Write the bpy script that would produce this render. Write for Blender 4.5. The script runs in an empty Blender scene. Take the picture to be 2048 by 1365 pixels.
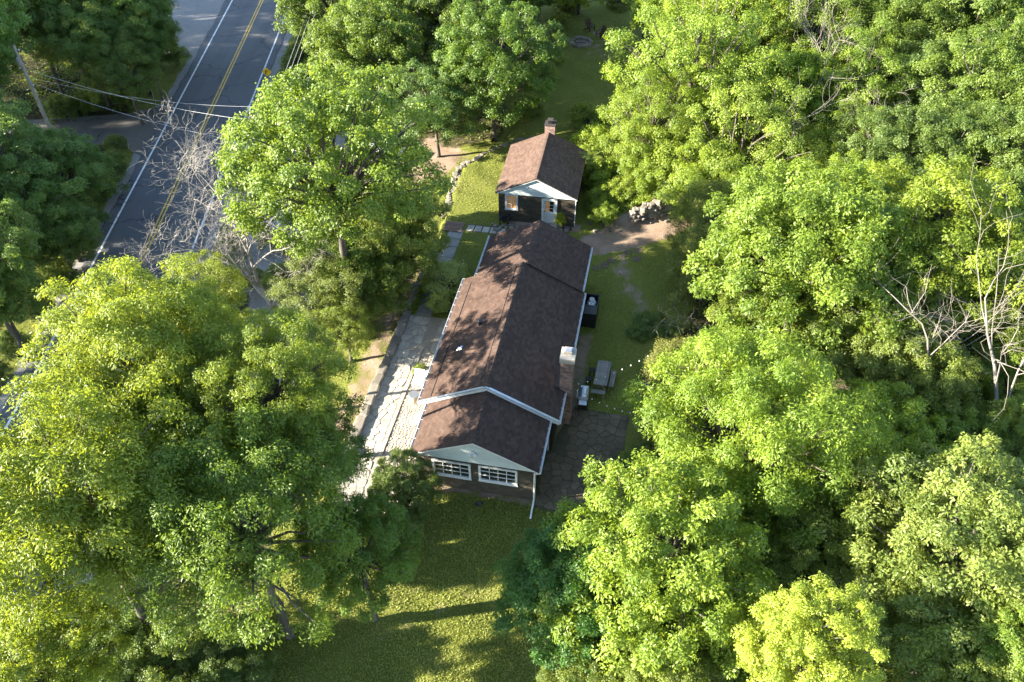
import bpy, bmesh, math, random
import numpy as np
from mathutils import Vector, Matrix

R = math.radians
scene = bpy.context.scene
COL = scene.collection
rng = np.random.default_rng(7)
random.seed(7)

# ------------------------------------------------------------------ camera, sky, sun, exposure
F_PX, PITCH, ROLL, CAM_H = 1645.6, 0.7711, -0.0096, 35.0
cam_data = bpy.data.cameras.new('camera')
cam = bpy.data.objects.new('camera', cam_data)
COL.objects.link(cam)
cam_data.sensor_width = 36.0
cam_data.lens = 36.0 * F_PX / 2048.0
cam_data.clip_start = 0.5
cam_data.clip_end = 3000
cam.matrix_world = Matrix.Translation((0, 0, CAM_H)) @ Matrix.Rotation(math.pi / 2 - PITCH, 4, 'X') @ Matrix.Rotation(ROLL, 4, 'Z')
scene.camera = cam

SUN_EL = R(22.0)
SUN_DIR = Vector((-0.9903 * math.cos(SUN_EL), -0.1392 * math.cos(SUN_EL), math.sin(SUN_EL)))
world = bpy.data.worlds.new('World')
scene.world = world
world.use_nodes = True
wn = world.node_tree.nodes
sky = wn.new('ShaderNodeTexSky')
sky.sky_type = 'NISHITA'
sky.sun_disc = False
sky.sun_elevation = SUN_EL
sky.sun_rotation = math.atan2(SUN_DIR.x, SUN_DIR.y)
sky.air_density = 1.0
sky.dust_density = 0.3
world.node_tree.links.new(sky.outputs[0], wn['Background'].inputs[0])
wn['Background'].inputs[1].default_value = 0.085
sun_data = bpy.data.lights.new('sun', 'SUN')
sun_data.energy = 5.0
sun_data.angle = R(0.53)
sun_data.color = (1.0, 0.915, 0.765)
sun = bpy.data.objects.new('sun', sun_data)
COL.objects.link(sun)
sun.rotation_euler = SUN_DIR.to_track_quat('Z', 'Y').to_euler()
sun.location = (-60, 10, 60)
scene.view_settings.view_transform = 'Standard'
scene.view_settings.look = 'None'
scene.view_settings.exposure = 2.75
scene.view_settings.gamma = 1.0
scene.render.engine = 'CYCLES'
scene.cycles.max_bounces = 4
scene.cycles.transparent_max_bounces = 4

# ------------------------------------------------------------------ measuring helper (surveyed from the photograph)
def at(px, py, z=0.0):
    a, b = px - 1024.0, py - 682.5
    u = a * math.cos(ROLL) + b * math.sin(ROLL)
    v = -a * math.sin(ROLL) + b * math.cos(ROLL)
    dy = F_PX * math.cos(PITCH) - v * math.sin(PITCH)
    dz = -F_PX * math.sin(PITCH) - v * math.cos(PITCH)
    t = (z - CAM_H) / dz
    return Vector((u * t, dy * t, z))

HOUSE_O, HOUSE_YAW = (-1.9547, 24.7672), 0.1993
COT_O, COT_YAW = (1.7738, 47.8231), 0.1789
ROAD_X, ROAD_YAW, ROAD_W, ROAD_Z = -25.59, -0.0256, 6.76, -2.14

def h2w(u, w, z=0.0, o=HOUSE_O, yaw=HOUSE_YAW):
    c, s = math.cos(yaw), math.sin(yaw)
    return Vector((o[0] + u * c + w * s, o[1] - u * s + w * c, z))

def w2h(x, y, o=HOUSE_O, yaw=HOUSE_YAW):
    c, s = math.cos(yaw), math.sin(yaw)
    x = x - o[0]; y = y - o[1]
    return x * c - y * s, x * s + y * c

def r2w(s_, t, z=ROAD_Z):
    c, s = math.cos(ROAD_YAW), math.sin(ROAD_YAW)
    return Vector((ROAD_X + s_ * c + t * s, -s_ * s + t * c, z))

def w2r(x, y):
    c, s = math.cos(ROAD_YAW), math.sin(ROAD_YAW)
    x = x - ROAD_X
    return x * c - y * s, x * s + y * c

def sstep(a, b, x):
    t = np.clip((x - a) / (b - a), 0, 1)
    return t * t * (3 - 2 * t)

def ground_z(x, y):
    x = np.asarray(x, float); y = np.asarray(y, float)
    s, t = w2r(x, y)
    u, w = w2h(x, y)
    edge = np.interp(w, [-40, 19, 25, 30, 35, 42, 60], [-7.25, -7.25, -7.7, -7.9, -4.4, -3.5, -6.0])
    d = u - edge                                   # distance right of the retaining line
    a = np.clip(s - 4.9, 0, None)
    b = np.clip(-d, 0, None)
    frac = a / np.maximum(a + b, 1e-3)
    low = -2.2 + 1.5 * sstep(0.0, 1.0, frac)
    soft = np.interp(w, [-14, -1, 0.5, 33, 36, 46], [7, 3, 0.14, 0.2, 2, 7])
    k = sstep(-soft, soft * 0.15, d)
    z = low * (1 - k) + 0.0 * k
    z = np.where(s < 4.9, -2.2, z)
    z = z + np.where(s < -5.5, 0.035 * (-s - 5.5), 0)
    z = z + 0.05 * np.clip(u - 11, 0, 60)
    z = z + 0.75 * sstep(46.6, 48.6, y) * sstep(5.5, 9.0, x) * sstep(70, 56, y)
    bump = 0.05 * np.sin(x * 0.9 + 1.3) * np.sin(y * 0.8) + 0.035 * np.sin(x * 2.1 + y * 1.4)
    wild = np.clip((np.abs(s) - 6) / 4, 0, 1) * np.where((u > -7.4) & (u < 9) & (w > -2) & (w < 27), 0.15, 1)
    return z + bump * wild

def gz(x, y):
    return float(ground_z(x, y))

# ------------------------------------------------------------------ materials
def new_mat(name):
    m = bpy.data.materials.new(name)
    m.use_nodes = True
    nt = m.node_tree
    return m, nt, nt.nodes['Principled BSDF']

def N(nt, kind, **kw):
    n = nt.nodes.new(kind)
    for k, v in kw.items():
        if k in ('inp',):
            for kk, vv in v.items():
                n.inputs[kk].default_value = vv
        else:
            setattr(n, k, v)
    return n

def ramp(nt, fac, stops):
    r = nt.nodes.new('ShaderNodeValToRGB')
    el = r.color_ramp.elements
    while len(el) < len(stops):
        el.new(0.5)
    for e, (p, c) in zip(el, stops):
        e.position = p
        e.color = (*c, 1) if len(c) == 3 else c
    nt.links.new(fac, r.inputs[0])
    return r.outputs[0]

def mixc(nt, fac, a, b, blend='MIX'):
    m = nt.nodes.new('ShaderNodeMix')
    m.data_type = 'RGBA'
    m.blend_type = blend
    for sock, val in ((m.inputs[0], fac), (m.inputs[6], a), (m.inputs[7], b)):
        if isinstance(val, (int, float)):
            sock.default_value = val
        elif isinstance(val, tuple):
            sock.default_value = (*val, 1)
        else:
            nt.links.new(val, sock)
    return m.outputs[2]

def coords(nt, world_space=False):
    if world_space:
        return nt.nodes.new('ShaderNodeNewGeometry').outputs['Position']
    return nt.nodes.new('ShaderNodeTexCoord').outputs['Object']

def noise(nt, co, scale, detail=4, rough=0.6, out=0):
    n = nt.nodes.new('ShaderNodeTexNoise')
    n.inputs['Scale'].default_value = scale
    n.inputs['Detail'].default_value = detail
    n.inputs['Roughness'].default_value = rough
    nt.links.new(co, n.inputs['Vector'])
    return n.outputs[out]

def bump(nt, bsdf, h, strength=0.4, dist=0.02):
    b = nt.nodes.new('ShaderNodeBump')
    b.inputs['Strength'].default_value = strength
    b.inputs['Distance'].default_value = dist
    nt.links.new(h, b.inputs['Height'])
    nt.links.new(b.outputs[0], bsdf.inputs['Normal'])

def worn(name, dark, light, scale=4.0, rough=0.7, bstr=0.3, spec=0.3, metal=0.0, per_object=0.0, attr=None, bscale=None, world_space=False):
    m, nt, p = new_mat(name)
    co = coords(nt, world_space)
    n1 = noise(nt, co, scale)
    c = ramp(nt, n1, [(0.3, dark), (0.72, light)])
    fine = noise(nt, co, bscale or scale * 9, 3)
    c = mixc(nt, 0.35, c, ramp(nt, fine, [(0.35, tuple(x * 0.75 for x in dark)), (0.7, tuple(min(1, x * 1.12) for x in light))]))
    if per_object:
        oi = nt.nodes.new('ShaderNodeObjectInfo')
        v = ramp(nt, oi.outputs['Random'], [(0, (1 - per_object,) * 3), (1, (1 + per_object,) * 3)])
        c = mixc(nt, 1.0, c, v, 'MULTIPLY')
    if attr:
        at_ = nt.nodes.new('ShaderNodeAttribute')
        at_.attribute_name = 'tone'
        v = ramp(nt, at_.outputs['Fac'], [(0, (1 - attr,) * 3), (1, (1 + attr,) * 3)])
        c = mixc(nt, 1.0, c, v, 'MULTIPLY')
    nt.links.new(c, p.inputs['Base Color'])
    p.inputs['Roughness'].default_value = rough
    p.inputs['Specular IOR Level'].default_value = spec
    p.inputs['Metallic'].default_value = metal
    bump(nt, p, fine, bstr, 0.01)
    return m

def leaf_mat(name, lo, hi, trans, tfac=0.36, rough=0.42):
    """leaf colours from the per-leaf tone, tinted by the object's own colour"""
    m, nt, p = new_mat(name)
    a = nt.nodes.new('ShaderNodeAttribute'); a.attribute_name = 'tone'
    oi = nt.nodes.new('ShaderNodeObjectInfo')
    c = ramp(nt, a.outputs['Fac'], [(0.0, lo), (0.75, hi), (1.0, tuple(min(1, x * 1.25) for x in hi))])
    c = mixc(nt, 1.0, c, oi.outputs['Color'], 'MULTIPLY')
    nt.links.new(c, p.inputs['Base Color'])
    p.inputs['Roughness'].default_value = rough
    p.inputs['Specular IOR Level'].default_value = 0.38
    tr = nt.nodes.new('ShaderNodeBsdfTranslucent')
    tc = mixc(nt, 1.0, oi.outputs['Color'], trans, 'MULTIPLY')
    nt.links.new(tc, tr.inputs['Color'])
    mx = nt.nodes.new('ShaderNodeMixShader')
    mx.inputs[0].default_value = tfac
    nt.links.new(p.outputs[0], mx.inputs[1]); nt.links.new(tr.outputs[0], mx.inputs[2])
    nt.links.new(mx.outputs[0], nt.nodes['Material Output'].inputs[0])
    return m

M = {}
M['leaf'] = leaf_mat('leaf', (0.062, 0.100, 0.018), (0.172, 0.208, 0.035), (0.40, 0.45, 0.045), 0.38, 0.45)
M['cedar'] = leaf_mat('cedar_leaf', (0.085, 0.085, 0.020), (0.17, 0.155, 0.040), (0.17, 0.17, 0.03), 0.2, 0.6)
M['grass'] = leaf_mat('grass_blade', (0.12, 0.155, 0.022), (0.26, 0.285, 0.055), (0.38, 0.42, 0.05), 0.3, 0.6)
M['flower'] = leaf_mat('purple_petal', (0.16, 0.02, 0.28), (0.30, 0.06, 0.45), (0.3, 0.05, 0.4), 0.2)
M['bark'] = worn('bark', (0.05, 0.042, 0.032), (0.15, 0.13, 0.105), 3.0, 0.9, 0.8)
M['deadwood'] = worn('dead_wood', (0.13, 0.112, 0.095), (0.26, 0.235, 0.205), 2.2, 0.85, 0.5)
M['deadbark'] = worn('grey_dead_bark', (0.12, 0.10, 0.085), (0.27, 0.24, 0.21), 2.2, 0.9, 0.6)
M['deadpale'] = worn('pale_dead_wood', (0.17, 0.15, 0.13), (0.31, 0.285, 0.255), 2.2, 0.85, 0.5)
M['shingle'] = worn('roof_shingle', (0.066, 0.042, 0.033), (0.094, 0.063, 0.050), 1.1, 0.9, 0.3, 0.1, attr=0.2, bscale=70)
M['shingle_light'] = worn('roof_shingle_faded', (0.088, 0.056, 0.042), (0.12, 0.08, 0.062), 1.1, 0.9, 0.6, 0.15, attr=0.2, bscale=70)
M['ridge'] = worn('ridge_shingle', (0.06, 0.040, 0.032), (0.10, 0.068, 0.055), 2, 0.9, 0.5, 0.15, per_object=0.18, bscale=70)
M['flashing'] = worn('dark_flashing', (0.03, 0.024, 0.022), (0.06, 0.05, 0.045), 3, 0.7)
M['white'] = worn('white_trim_paint', (0.62, 0.62, 0.60), (0.80, 0.80, 0.78), 2.0, 0.5, 0.15)
M['siding'] = worn('pale_siding_paint', (0.50, 0.56, 0.54), (0.62, 0.67, 0.64), 2.5, 0.55, 0.15, per_object=0.05)
M['block'] = worn('dark_painted_block', (0.05, 0.041, 0.03), (0.095, 0.08, 0.061), 5, 0.65, 0.6, per_object=0.22)
M['mortar'] = worn('dark_mortar', (0.045, 0.038, 0.03), (0.085, 0.072, 0.058), 8, 0.9, 0.6)
M['darkwall'] = worn('black_wall_paint', (0.016, 0.014, 0.012), (0.032, 0.028, 0.024), 3, 0.6, 0.3)
M['brick'] = worn('chimney_brick', (0.19, 0.115, 0.09), (0.31, 0.225, 0.185), 6, 0.9, 0.5, 0.2, attr=0.4)
M['brickmortar'] = worn('chimney_mortar', (0.33, 0.29, 0.25), (0.48, 0.43, 0.37), 6, 0.95, 0.5)
M['concrete'] = worn('cream_concrete', (0.30, 0.27, 0.225), (0.43, 0.395, 0.34), 4, 0.85, 0.4)
M['flag'] = worn('flagstone', (0.26, 0.235, 0.195), (0.42, 0.385, 0.33), 1.6, 0.85, 0.5, per_object=0.16, world_space=True, bscale=22)
M['pebble'] = worn('cobble_stone', (0.29, 0.255, 0.21), (0.47, 0.42, 0.35), 2.2, 0.9, 0.5, attr=0.25)
M['slab'] = worn('path_slab', (0.17, 0.16, 0.14), (0.27, 0.26, 0.235), 1.4, 0.85, 0.4, per_object=0.12, world_space=True, bscale=25)
M['mossflag'] = worn('mossy_flagstone', (0.075, 0.058, 0.034), (0.17, 0.13, 0.085), 1.1, 0.9, 0.6, per_object=0.14, world_space=True, bscale=18)
M['sand'] = worn('joint_sand', (0.22, 0.19, 0.15), (0.34, 0.30, 0.24), 3, 0.95, 0.6, world_space=True)
M['mosssoil'] = worn('mossy_joint_soil', (0.05, 0.048, 0.025), (0.105, 0.09, 0.055), 3, 0.95, 0.6, world_space=True)
M['stone'] = worn('field_stone', (0.12, 0.103, 0.083), (0.235, 0.21, 0.172), 3, 0.9, 0.7, per_object=0.28)
M['asphalt'] = None
M['black'] = worn('black_metal', (0.010, 0.010, 0.011), (0.022, 0.022, 0.024), 4, 0.45, 0.1, 0.5)
M['steel'] = worn('brushed_steel', (0.42, 0.43, 0.45), (0.62, 0.63, 0.66), 6, 0.35, 0.1, 0.5, metal=0.8)
M['tank'] = worn('tank_grey_white', (0.55, 0.57, 0.60), (0.70, 0.72, 0.75), 3, 0.4, 0.1, 0.5)
M['greywood'] = worn('weathered_plank', (0.13, 0.12, 0.108), (0.27, 0.25, 0.225), 2.6, 0.9, 0.6, per_object=0.15)
M['redwood'] = worn('brown_slat', (0.15, 0.095, 0.07), (0.26, 0.175, 0.135), 3, 0.85, 0.5, per_object=0.15)
M['cushion'] = worn('white_cushion', (0.68, 0.66, 0.62), (0.82, 0.80, 0.76), 2, 0.9, 0.3)
M['tandrum'] = worn('tan_drum', (0.52, 0.42, 0.28), (0.66, 0.55, 0.39), 3, 0.7)
M['polewood'] = worn('pole_wood', (0.22, 0.19, 0.16), (0.42, 0.38, 0.33), 3, 0.9, 0.6)
M['wire'] = worn('pale_wire', (0.45, 0.45, 0.45), (0.6, 0.6, 0.6), 3, 0.4, 0.1, 0.5)
M['green'] = worn('sign_green', (0.01, 0.16, 0.10), (0.015, 0.22, 0.14), 3, 0.5)
M['yellow'] = worn('sign_yellow', (0.72, 0.42, 0.02), (0.85, 0.52, 0.03), 3, 0.5)
M['carwhite'] = worn('car_paint_white', (0.72, 0.74, 0.77), (0.80, 0.82, 0.84), 1, 0.18, 0.0, 0.6)
M['tyre'] = worn('rubber', (0.012, 0.012, 0.012), (0.03, 0.03, 0.03), 5, 0.9)
M['redlamp'] = worn('red_lens', (0.30, 0.01, 0.01), (0.45, 0.02, 0.02), 3, 0.2)
M['pot'] = worn('grey_pot', (0.16, 0.16, 0.155), (0.28, 0.27, 0.26), 4, 0.8)
M['brownchair'] = worn('brown_chair_wood', (0.035, 0.018, 0.012), (0.075, 0.042, 0.03), 4, 0.7)

def glass_mat():
    m, nt, p = new_mat('window_glass')
    c = ramp(nt, noise(nt, coords(nt), 1.2), [(0.3, (0.012, 0.015, 0.012)), (0.8, (0.03, 0.034, 0.028))])
    nt.links.new(c, p.inputs['Base Color'])
    p.inputs['Roughness'].default_value = 0.04
    p.inputs['Specular IOR Level'].default_value = 0.9
    return m
M['glass'] = glass_mat()

def lit_mat():
    m, nt, p = new_mat('lit_room')
    c = ramp(nt, noise(nt, coords(nt), 3.0), [(0.3, (0.55, 0.20, 0.05)), (0.7, (0.75, 0.42, 0.17))])
    nt.links.new(c, p.inputs['Base Color'])
    nt.links.new(c, p.inputs['Emission Color'])
    p.inputs['Emission Strength'].default_value = 0.03
    p.inputs['Roughness'].default_value = 0.1
    return m
M['lit'] = lit_mat()

def bulb_mat():
    m, nt, p = new_mat('bulb_glass')
    c = ramp(nt, noise(nt, coords(nt), 8.0), [(0.3, (0.75, 0.73, 0.68)), (0.7, (0.9, 0.88, 0.84))])
    nt.links.new(c, p.inputs['Base Color'])
    p.inputs['Roughness'].default_value = 0.1
    return m
M['bulb'] = bulb_mat()

def asphalt_mat(name, dark, light, crack=True):
    m, nt, p = new_mat(name)
    co = coords(nt, True)
    mp = nt.nodes.new('ShaderNodeMapping')
    mp.inputs['Rotation'].default_value = (0, 0, -ROAD_YAW)
    mp.inputs['Scale'].default_value = (1.0, 0.06, 1.0)
    nt.links.new(co, mp.inputs['Vector'])
    streak = noise(nt, mp.outputs[0], 0.9, 5)
    big = noise(nt, co, 0.22, 4)
    fine = noise(nt, co, 30, 2)
    c = ramp(nt, streak, [(0.32, dark), (0.7, light)])
    c = mixc(nt, 0.4, c, ramp(nt, big, [(0.35, dark), (0.65, light)]))
    c = mixc(nt, 0.25, c, ramp(nt, fine, [(0.3, tuple(x * 0.5 for x in dark)), (0.7, tuple(x * 1.3 for x in light))]))
    if crack:
        v = nt.nodes.new('ShaderNodeTexVoronoi')
        v.feature = 'DISTANCE_TO_EDGE'
        v.inputs['Scale'].default_value = 0.16
        wv = nt.nodes.new('ShaderNodeVectorMath'); wv.operation = 'ADD'
        sc = nt.nodes.new('ShaderNodeVectorMath'); sc.operation = 'SCALE'; sc.inputs['Scale'].default_value = 1.6
        nt.links.new(noise(nt, co, 0.8, 4, out=1), sc.inputs[0])
        nt.links.new(co, wv.inputs[0]); nt.links.new(sc.outputs[0], wv.inputs[1])
        nt.links.new(wv.outputs[0], v.inputs['Vector'])
        k = ramp(nt, v.outputs['Distance'], [(0.0, (1, 1, 1)), (0.012, (0, 0, 0))])
        c = mixc(nt, k, c, tuple(x * 0.45 for x in dark))
    nt.links.new(c, p.inputs['Base Color'])
    p.inputs['Roughness'].default_value = 0.82
    p.inputs['Specular IOR Level'].default_value = 0.35
    bump(nt, p, fine, 0.3, 0.006)
    return m
M['asphalt'] = asphalt_mat('asphalt', (0.062, 0.064, 0.070), (0.120, 0.123, 0.130))
M['asphalt_old'] = asphalt_mat('side_road_asphalt', (0.085, 0.080, 0.076), (0.15, 0.14, 0.13))

def paint_mat(name, col):
    m, nt, p = new_mat(name)
    co = coords(nt, True)
    k = ramp(nt, noise(nt, co, 5.0, 6, 0.7), [(0.36, (1, 1, 1)), (0.46, (0, 0, 0))])
    c = mixc(nt, k, col, (0.13, 0.13, 0.13))
    nt.links.new(c, p.inputs['Base Color'])
    p.inputs['Roughness'].default_value = 0.7
    return m
M['linewhite'] = paint_mat('road_paint_white', (0.70, 0.70, 0.69))
M['lineyellow'] = paint_mat('road_paint_yellow', (0.62, 0.38, 0.05))

def ground_mat():
    m, nt, p = new_mat('ground')
    co = coords(nt, True)
    za = nt.nodes.new('ShaderNodeAttribute'); za.attribute_name = 'zone'
    sep = nt.nodes.new('ShaderNodeSeparateColor')
    nt.links.new(za.outputs['Color'], sep.inputs[0])
    n1, n2, n3, n4 = noise(nt, co, 0.35, 5), noise(nt, co, 2.2, 5), noise(nt, co, 16, 3), noise(nt, co, 0.9, 6)
    floor = ramp(nt, n2, [(0.3, (0.030, 0.026, 0.014)), (0.55, (0.055, 0.050, 0.024)), (0.8, (0.115, 0.085, 0.05))])
    lawn = ramp(nt, n1, [(0.3, (0.10, 0.125, 0.02)), (0.5, (0.15, 0.165, 0.03)), (0.72, (0.22, 0.20, 0.07))])
    lawn = mixc(nt, 0.45, lawn, ramp(nt, n2, [(0.3, (0.07, 0.10, 0.016)), (0.7, (0.22, 0.21, 0.06))]))
    lawn = mixc(nt, 0.5, lawn, ramp(nt, n3, [(0.3, (0.05, 0.07, 0.01)), (0.7, (0.18, 0.185, 0.04))]))
    dirt = ramp(nt, n4, [(0.3, (0.16, 0.11, 0.075)), (0.5, (0.25, 0.18, 0.13)), (0.75, (0.33, 0.25, 0.195))])
    dirt = mixc(nt, 0.3, dirt, ramp(nt, n3, [(0.35, (0.09, 0.06, 0.04)), (0.7, (0.30, 0.23, 0.175))]))
    gravel = ramp(nt, n3, [(0.3, (0.13, 0.125, 0.12)), (0.7, (0.33, 0.32, 0.31))])
    def edge(sock, lo=0.38, hi=0.62):
        ad = nt.nodes.new('ShaderNodeMath'); ad.operation = 'ADD'
        sb = nt.nodes.new('ShaderNodeMath'); sb.operation = 'MULTIPLY_ADD'
        nt.links.new(n4, sb.inputs[0]); sb.inputs[1].default_value = 1.1; sb.inputs[2].default_value = -0.55
        nt.links.new(sock, ad.inputs[0]); nt.links.new(sb.outputs[0], ad.inputs[1])
        return ramp(nt, ad.outputs[0], [(lo, (0, 0, 0)), (hi, (1, 1, 1))])
    c = mixc(nt, edge(sep.outputs[0]), floor, lawn)
    c = mixc(nt, edge(sep.outputs[1]), c, dirt)
    c = mixc(nt, edge(sep.outputs[2]), c, gravel)
    nt.links.new(c, p.inputs['Base Color'])
    p.inputs['Roughness'].default_value = 0.95
    p.inputs['Specular IOR Level'].default_value = 0.1
    bump(nt, p, n3, 0.7, 0.05)
    return m
M['ground'] = ground_mat()

# ------------------------------------------------------------------ mesh helpers
def mesh_np(name, V, Fc, tone=None):
    """V (n,3), Fc (m,k) with k 3 or 4"""
    V = np.asarray(V, np.float32); Fc = np.asarray(Fc, np.int32)
    me = bpy.data.meshes.new(name)
    k = Fc.shape[1]
    me.vertices.add(len(V)); me.vertices.foreach_set('co', V.ravel())
    me.loops.add(Fc.size); me.loops.foreach_set('vertex_index', Fc.ravel())
    me.polygons.add(len(Fc)); me.polygons.foreach_set('loop_start', np.arange(0, Fc.size, k, dtype=np.int32))
    if tone is not None:
        a = me.attributes.new('tone', 'FLOAT', 'FACE')
        a.data.foreach_set('value', np.asarray(tone, np.float32))
    me.update(calc_edges=True)
    return me

def mesh_py(name, V, Fc):
    me = bpy.data.meshes.new(name)
    me.from_pydata([tuple(v) for v in V], [], Fc)
    me.update()
    return me

def put(name, me, mat, parent=None, loc=None, rot=None, scale=None):
    o = bpy.data.objects.new(name, me)
    if mat is not None and me is not None and not me.materials:
        me.materials.append(M[mat] if isinstance(mat, str) else mat)
    COL.objects.link(o)
    if parent: o.parent = parent
    if loc is not None: o.location = loc
    if rot is not None: o.rotation_euler = rot
    if scale is not None: o.scale = scale if hasattr(scale, '__len__') else (scale,) * 3
    return o

def tag(o, label=None, cat=None, group=None, kind=None):
    if label: o['label'] = label
    if cat: o['category'] = cat
    if group: o['group'] = group
    if kind: o['kind'] = kind
    return o

def thing(name, label, cat, loc=(0, 0, 0), rz=0.0, group=None):
    o = bpy.data.objects.new(name, None)
    o.empty_display_size = 0.3
    COL.objects.link(o)
    o.location = loc; o.rotation_euler = (0, 0, rz)
    return tag(o, label, cat, group)

BOXF = [(0, 3, 2, 1), (4, 5, 6, 7), (0, 1, 5, 4), (1, 2, 6, 5), (2, 3, 7, 6), (3, 0, 4, 7)]
class MB:
    def __init__(self): self.v = []; self.f = []
    def add(self, V, Fc):
        b = len(self.v); self.v += [tuple(v) for v in V]; self.f += [tuple(i + b for i in f) for f in Fc]
        return self
    def box(self, x0, x1, y0, y1, z0, z1):
        return self.add([(x0, y0, z0), (x1, y0, z0), (x1, y1, z0), (x0, y1, z0), (x0, y0, z1), (x1, y0, z1), (x1, y1, z1), (x0, y1, z1)], BOXF)
    def bar(self, a, b, w, h, up=(0, 0, 1)):
        a, b = Vector(a), Vector(b); d = (b - a).normalized(); up = Vector(up)
        s = d.cross(up)
        if s.length < 1e-4: s = d.cross(Vector((1, 0, 0)))
        s.normalize(); n = s.cross(d)
        s *= w / 2; n *= h / 2
        return self.add([a - s - n, a + s - n, b + s - n, b - s - n, a - s + n, a + s + n, b + s + n, b - s + n], BOXF)
    def tube(self, pts, rad, sides=6, cap=True):
        pts = [Vector(p) for p in pts]; n = len(pts)
        if not hasattr(rad, '__len__'): rad = [rad] * n
        b = len(self.v); ref = Vector((0.31, 0.95, 0.05))
        for i, p in enumerate(pts):
            d = (pts[min(i + 1, n - 1)] - pts[max(i - 1, 0)]).normalized()
            s = d.cross(ref)
            if s.length < 0.05: s = d.cross(Vector((1, 0, 0)))
            s.normalize(); t = d.cross(s)
            for k in range(sides):
                a = 2 * math.pi * k / sides
                self.v.append(tuple(p + (s * math.cos(a) + t * math.sin(a)) * rad[i]))
        for i in range(n - 1):
            for k in range(sides):
                k2 = (k + 1) % sides
                self.f.append((b + i * sides + k, b + i * sides + k2, b + (i + 1) * sides + k2, b + (i + 1) * sides + k))
        if cap:
            self.f.append(tuple(b + k for k in range(sides))[::-1])
            self.f.append(tuple(b + (n - 1) * sides + k for k in range(sides)))
        return self
    def lathe(self, prof, c=(0, 0, 0), sides=20):
        b = len(self.v)
        for r_, z in prof:
            for k in range(sides):
                a = 2 * math.pi * k / sides
                self.v.append((c[0] + r_ * math.cos(a), c[1] + r_ * math.sin(a), c[2] + z))
        for i in range(len(prof) - 1):
            for k in range(sides):
                k2 = (k + 1) % sides
                self.f.append((b + i * sides + k, b + i * sides + k2, b + (i + 1) * sides + k2, b + (i + 1) * sides + k))
        self.f.append(tuple(b + k for k in range(sides))[::-1])
        self.f.append(tuple(b + (len(prof) - 1) * sides + k for k in range(sides)))
        return self
    def prism(self, poly, z0, z1):
        n = len(poly)
        V = [(x, y, z0) for x, y in poly] + [(x, y, z1) for x, y in poly]
        Fc = [tuple(range(n))[::-1], tuple(range(n, 2 * n))] + [(i, (i + 1) % n, n + (i + 1) % n, n + i) for i in range(n)]
        return self.add(V, Fc)
    def mesh(self, name='m'): return mesh_py(name, self.v, self.f)
    def put(self, name, mat, parent=None, **k): return put(name, self.mesh(name), mat, parent, **k)

def smooth(o):
    o.data.polygons.foreach_set('use_smooth', [True] * len(o.data.polygons)); return o

def bevel_box(sx, sy, sz, b=0.03, jit=0.0, seed=0, name='m'):
    bm = bmesh.new(); bmesh.ops.create_cube(bm, size=1.0)
    for v in bm.verts: v.co = Vector((v.co.x * sx, v.co.y * sy, v.co.z * sz))
    rr = random.Random(seed)
    if jit:
        for v in bm.verts: v.co += Vector((rr.uniform(-jit, jit) * sx, rr.uniform(-jit, jit) * sy, rr.uniform(-jit, jit) * sz))
    bmesh.ops.bevel(bm, geom=list(bm.edges), offset=b, segments=1, affect='EDGES')
    me = bpy.data.meshes.new(name); bm.to_mesh(me); bm.free()
    return me

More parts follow.
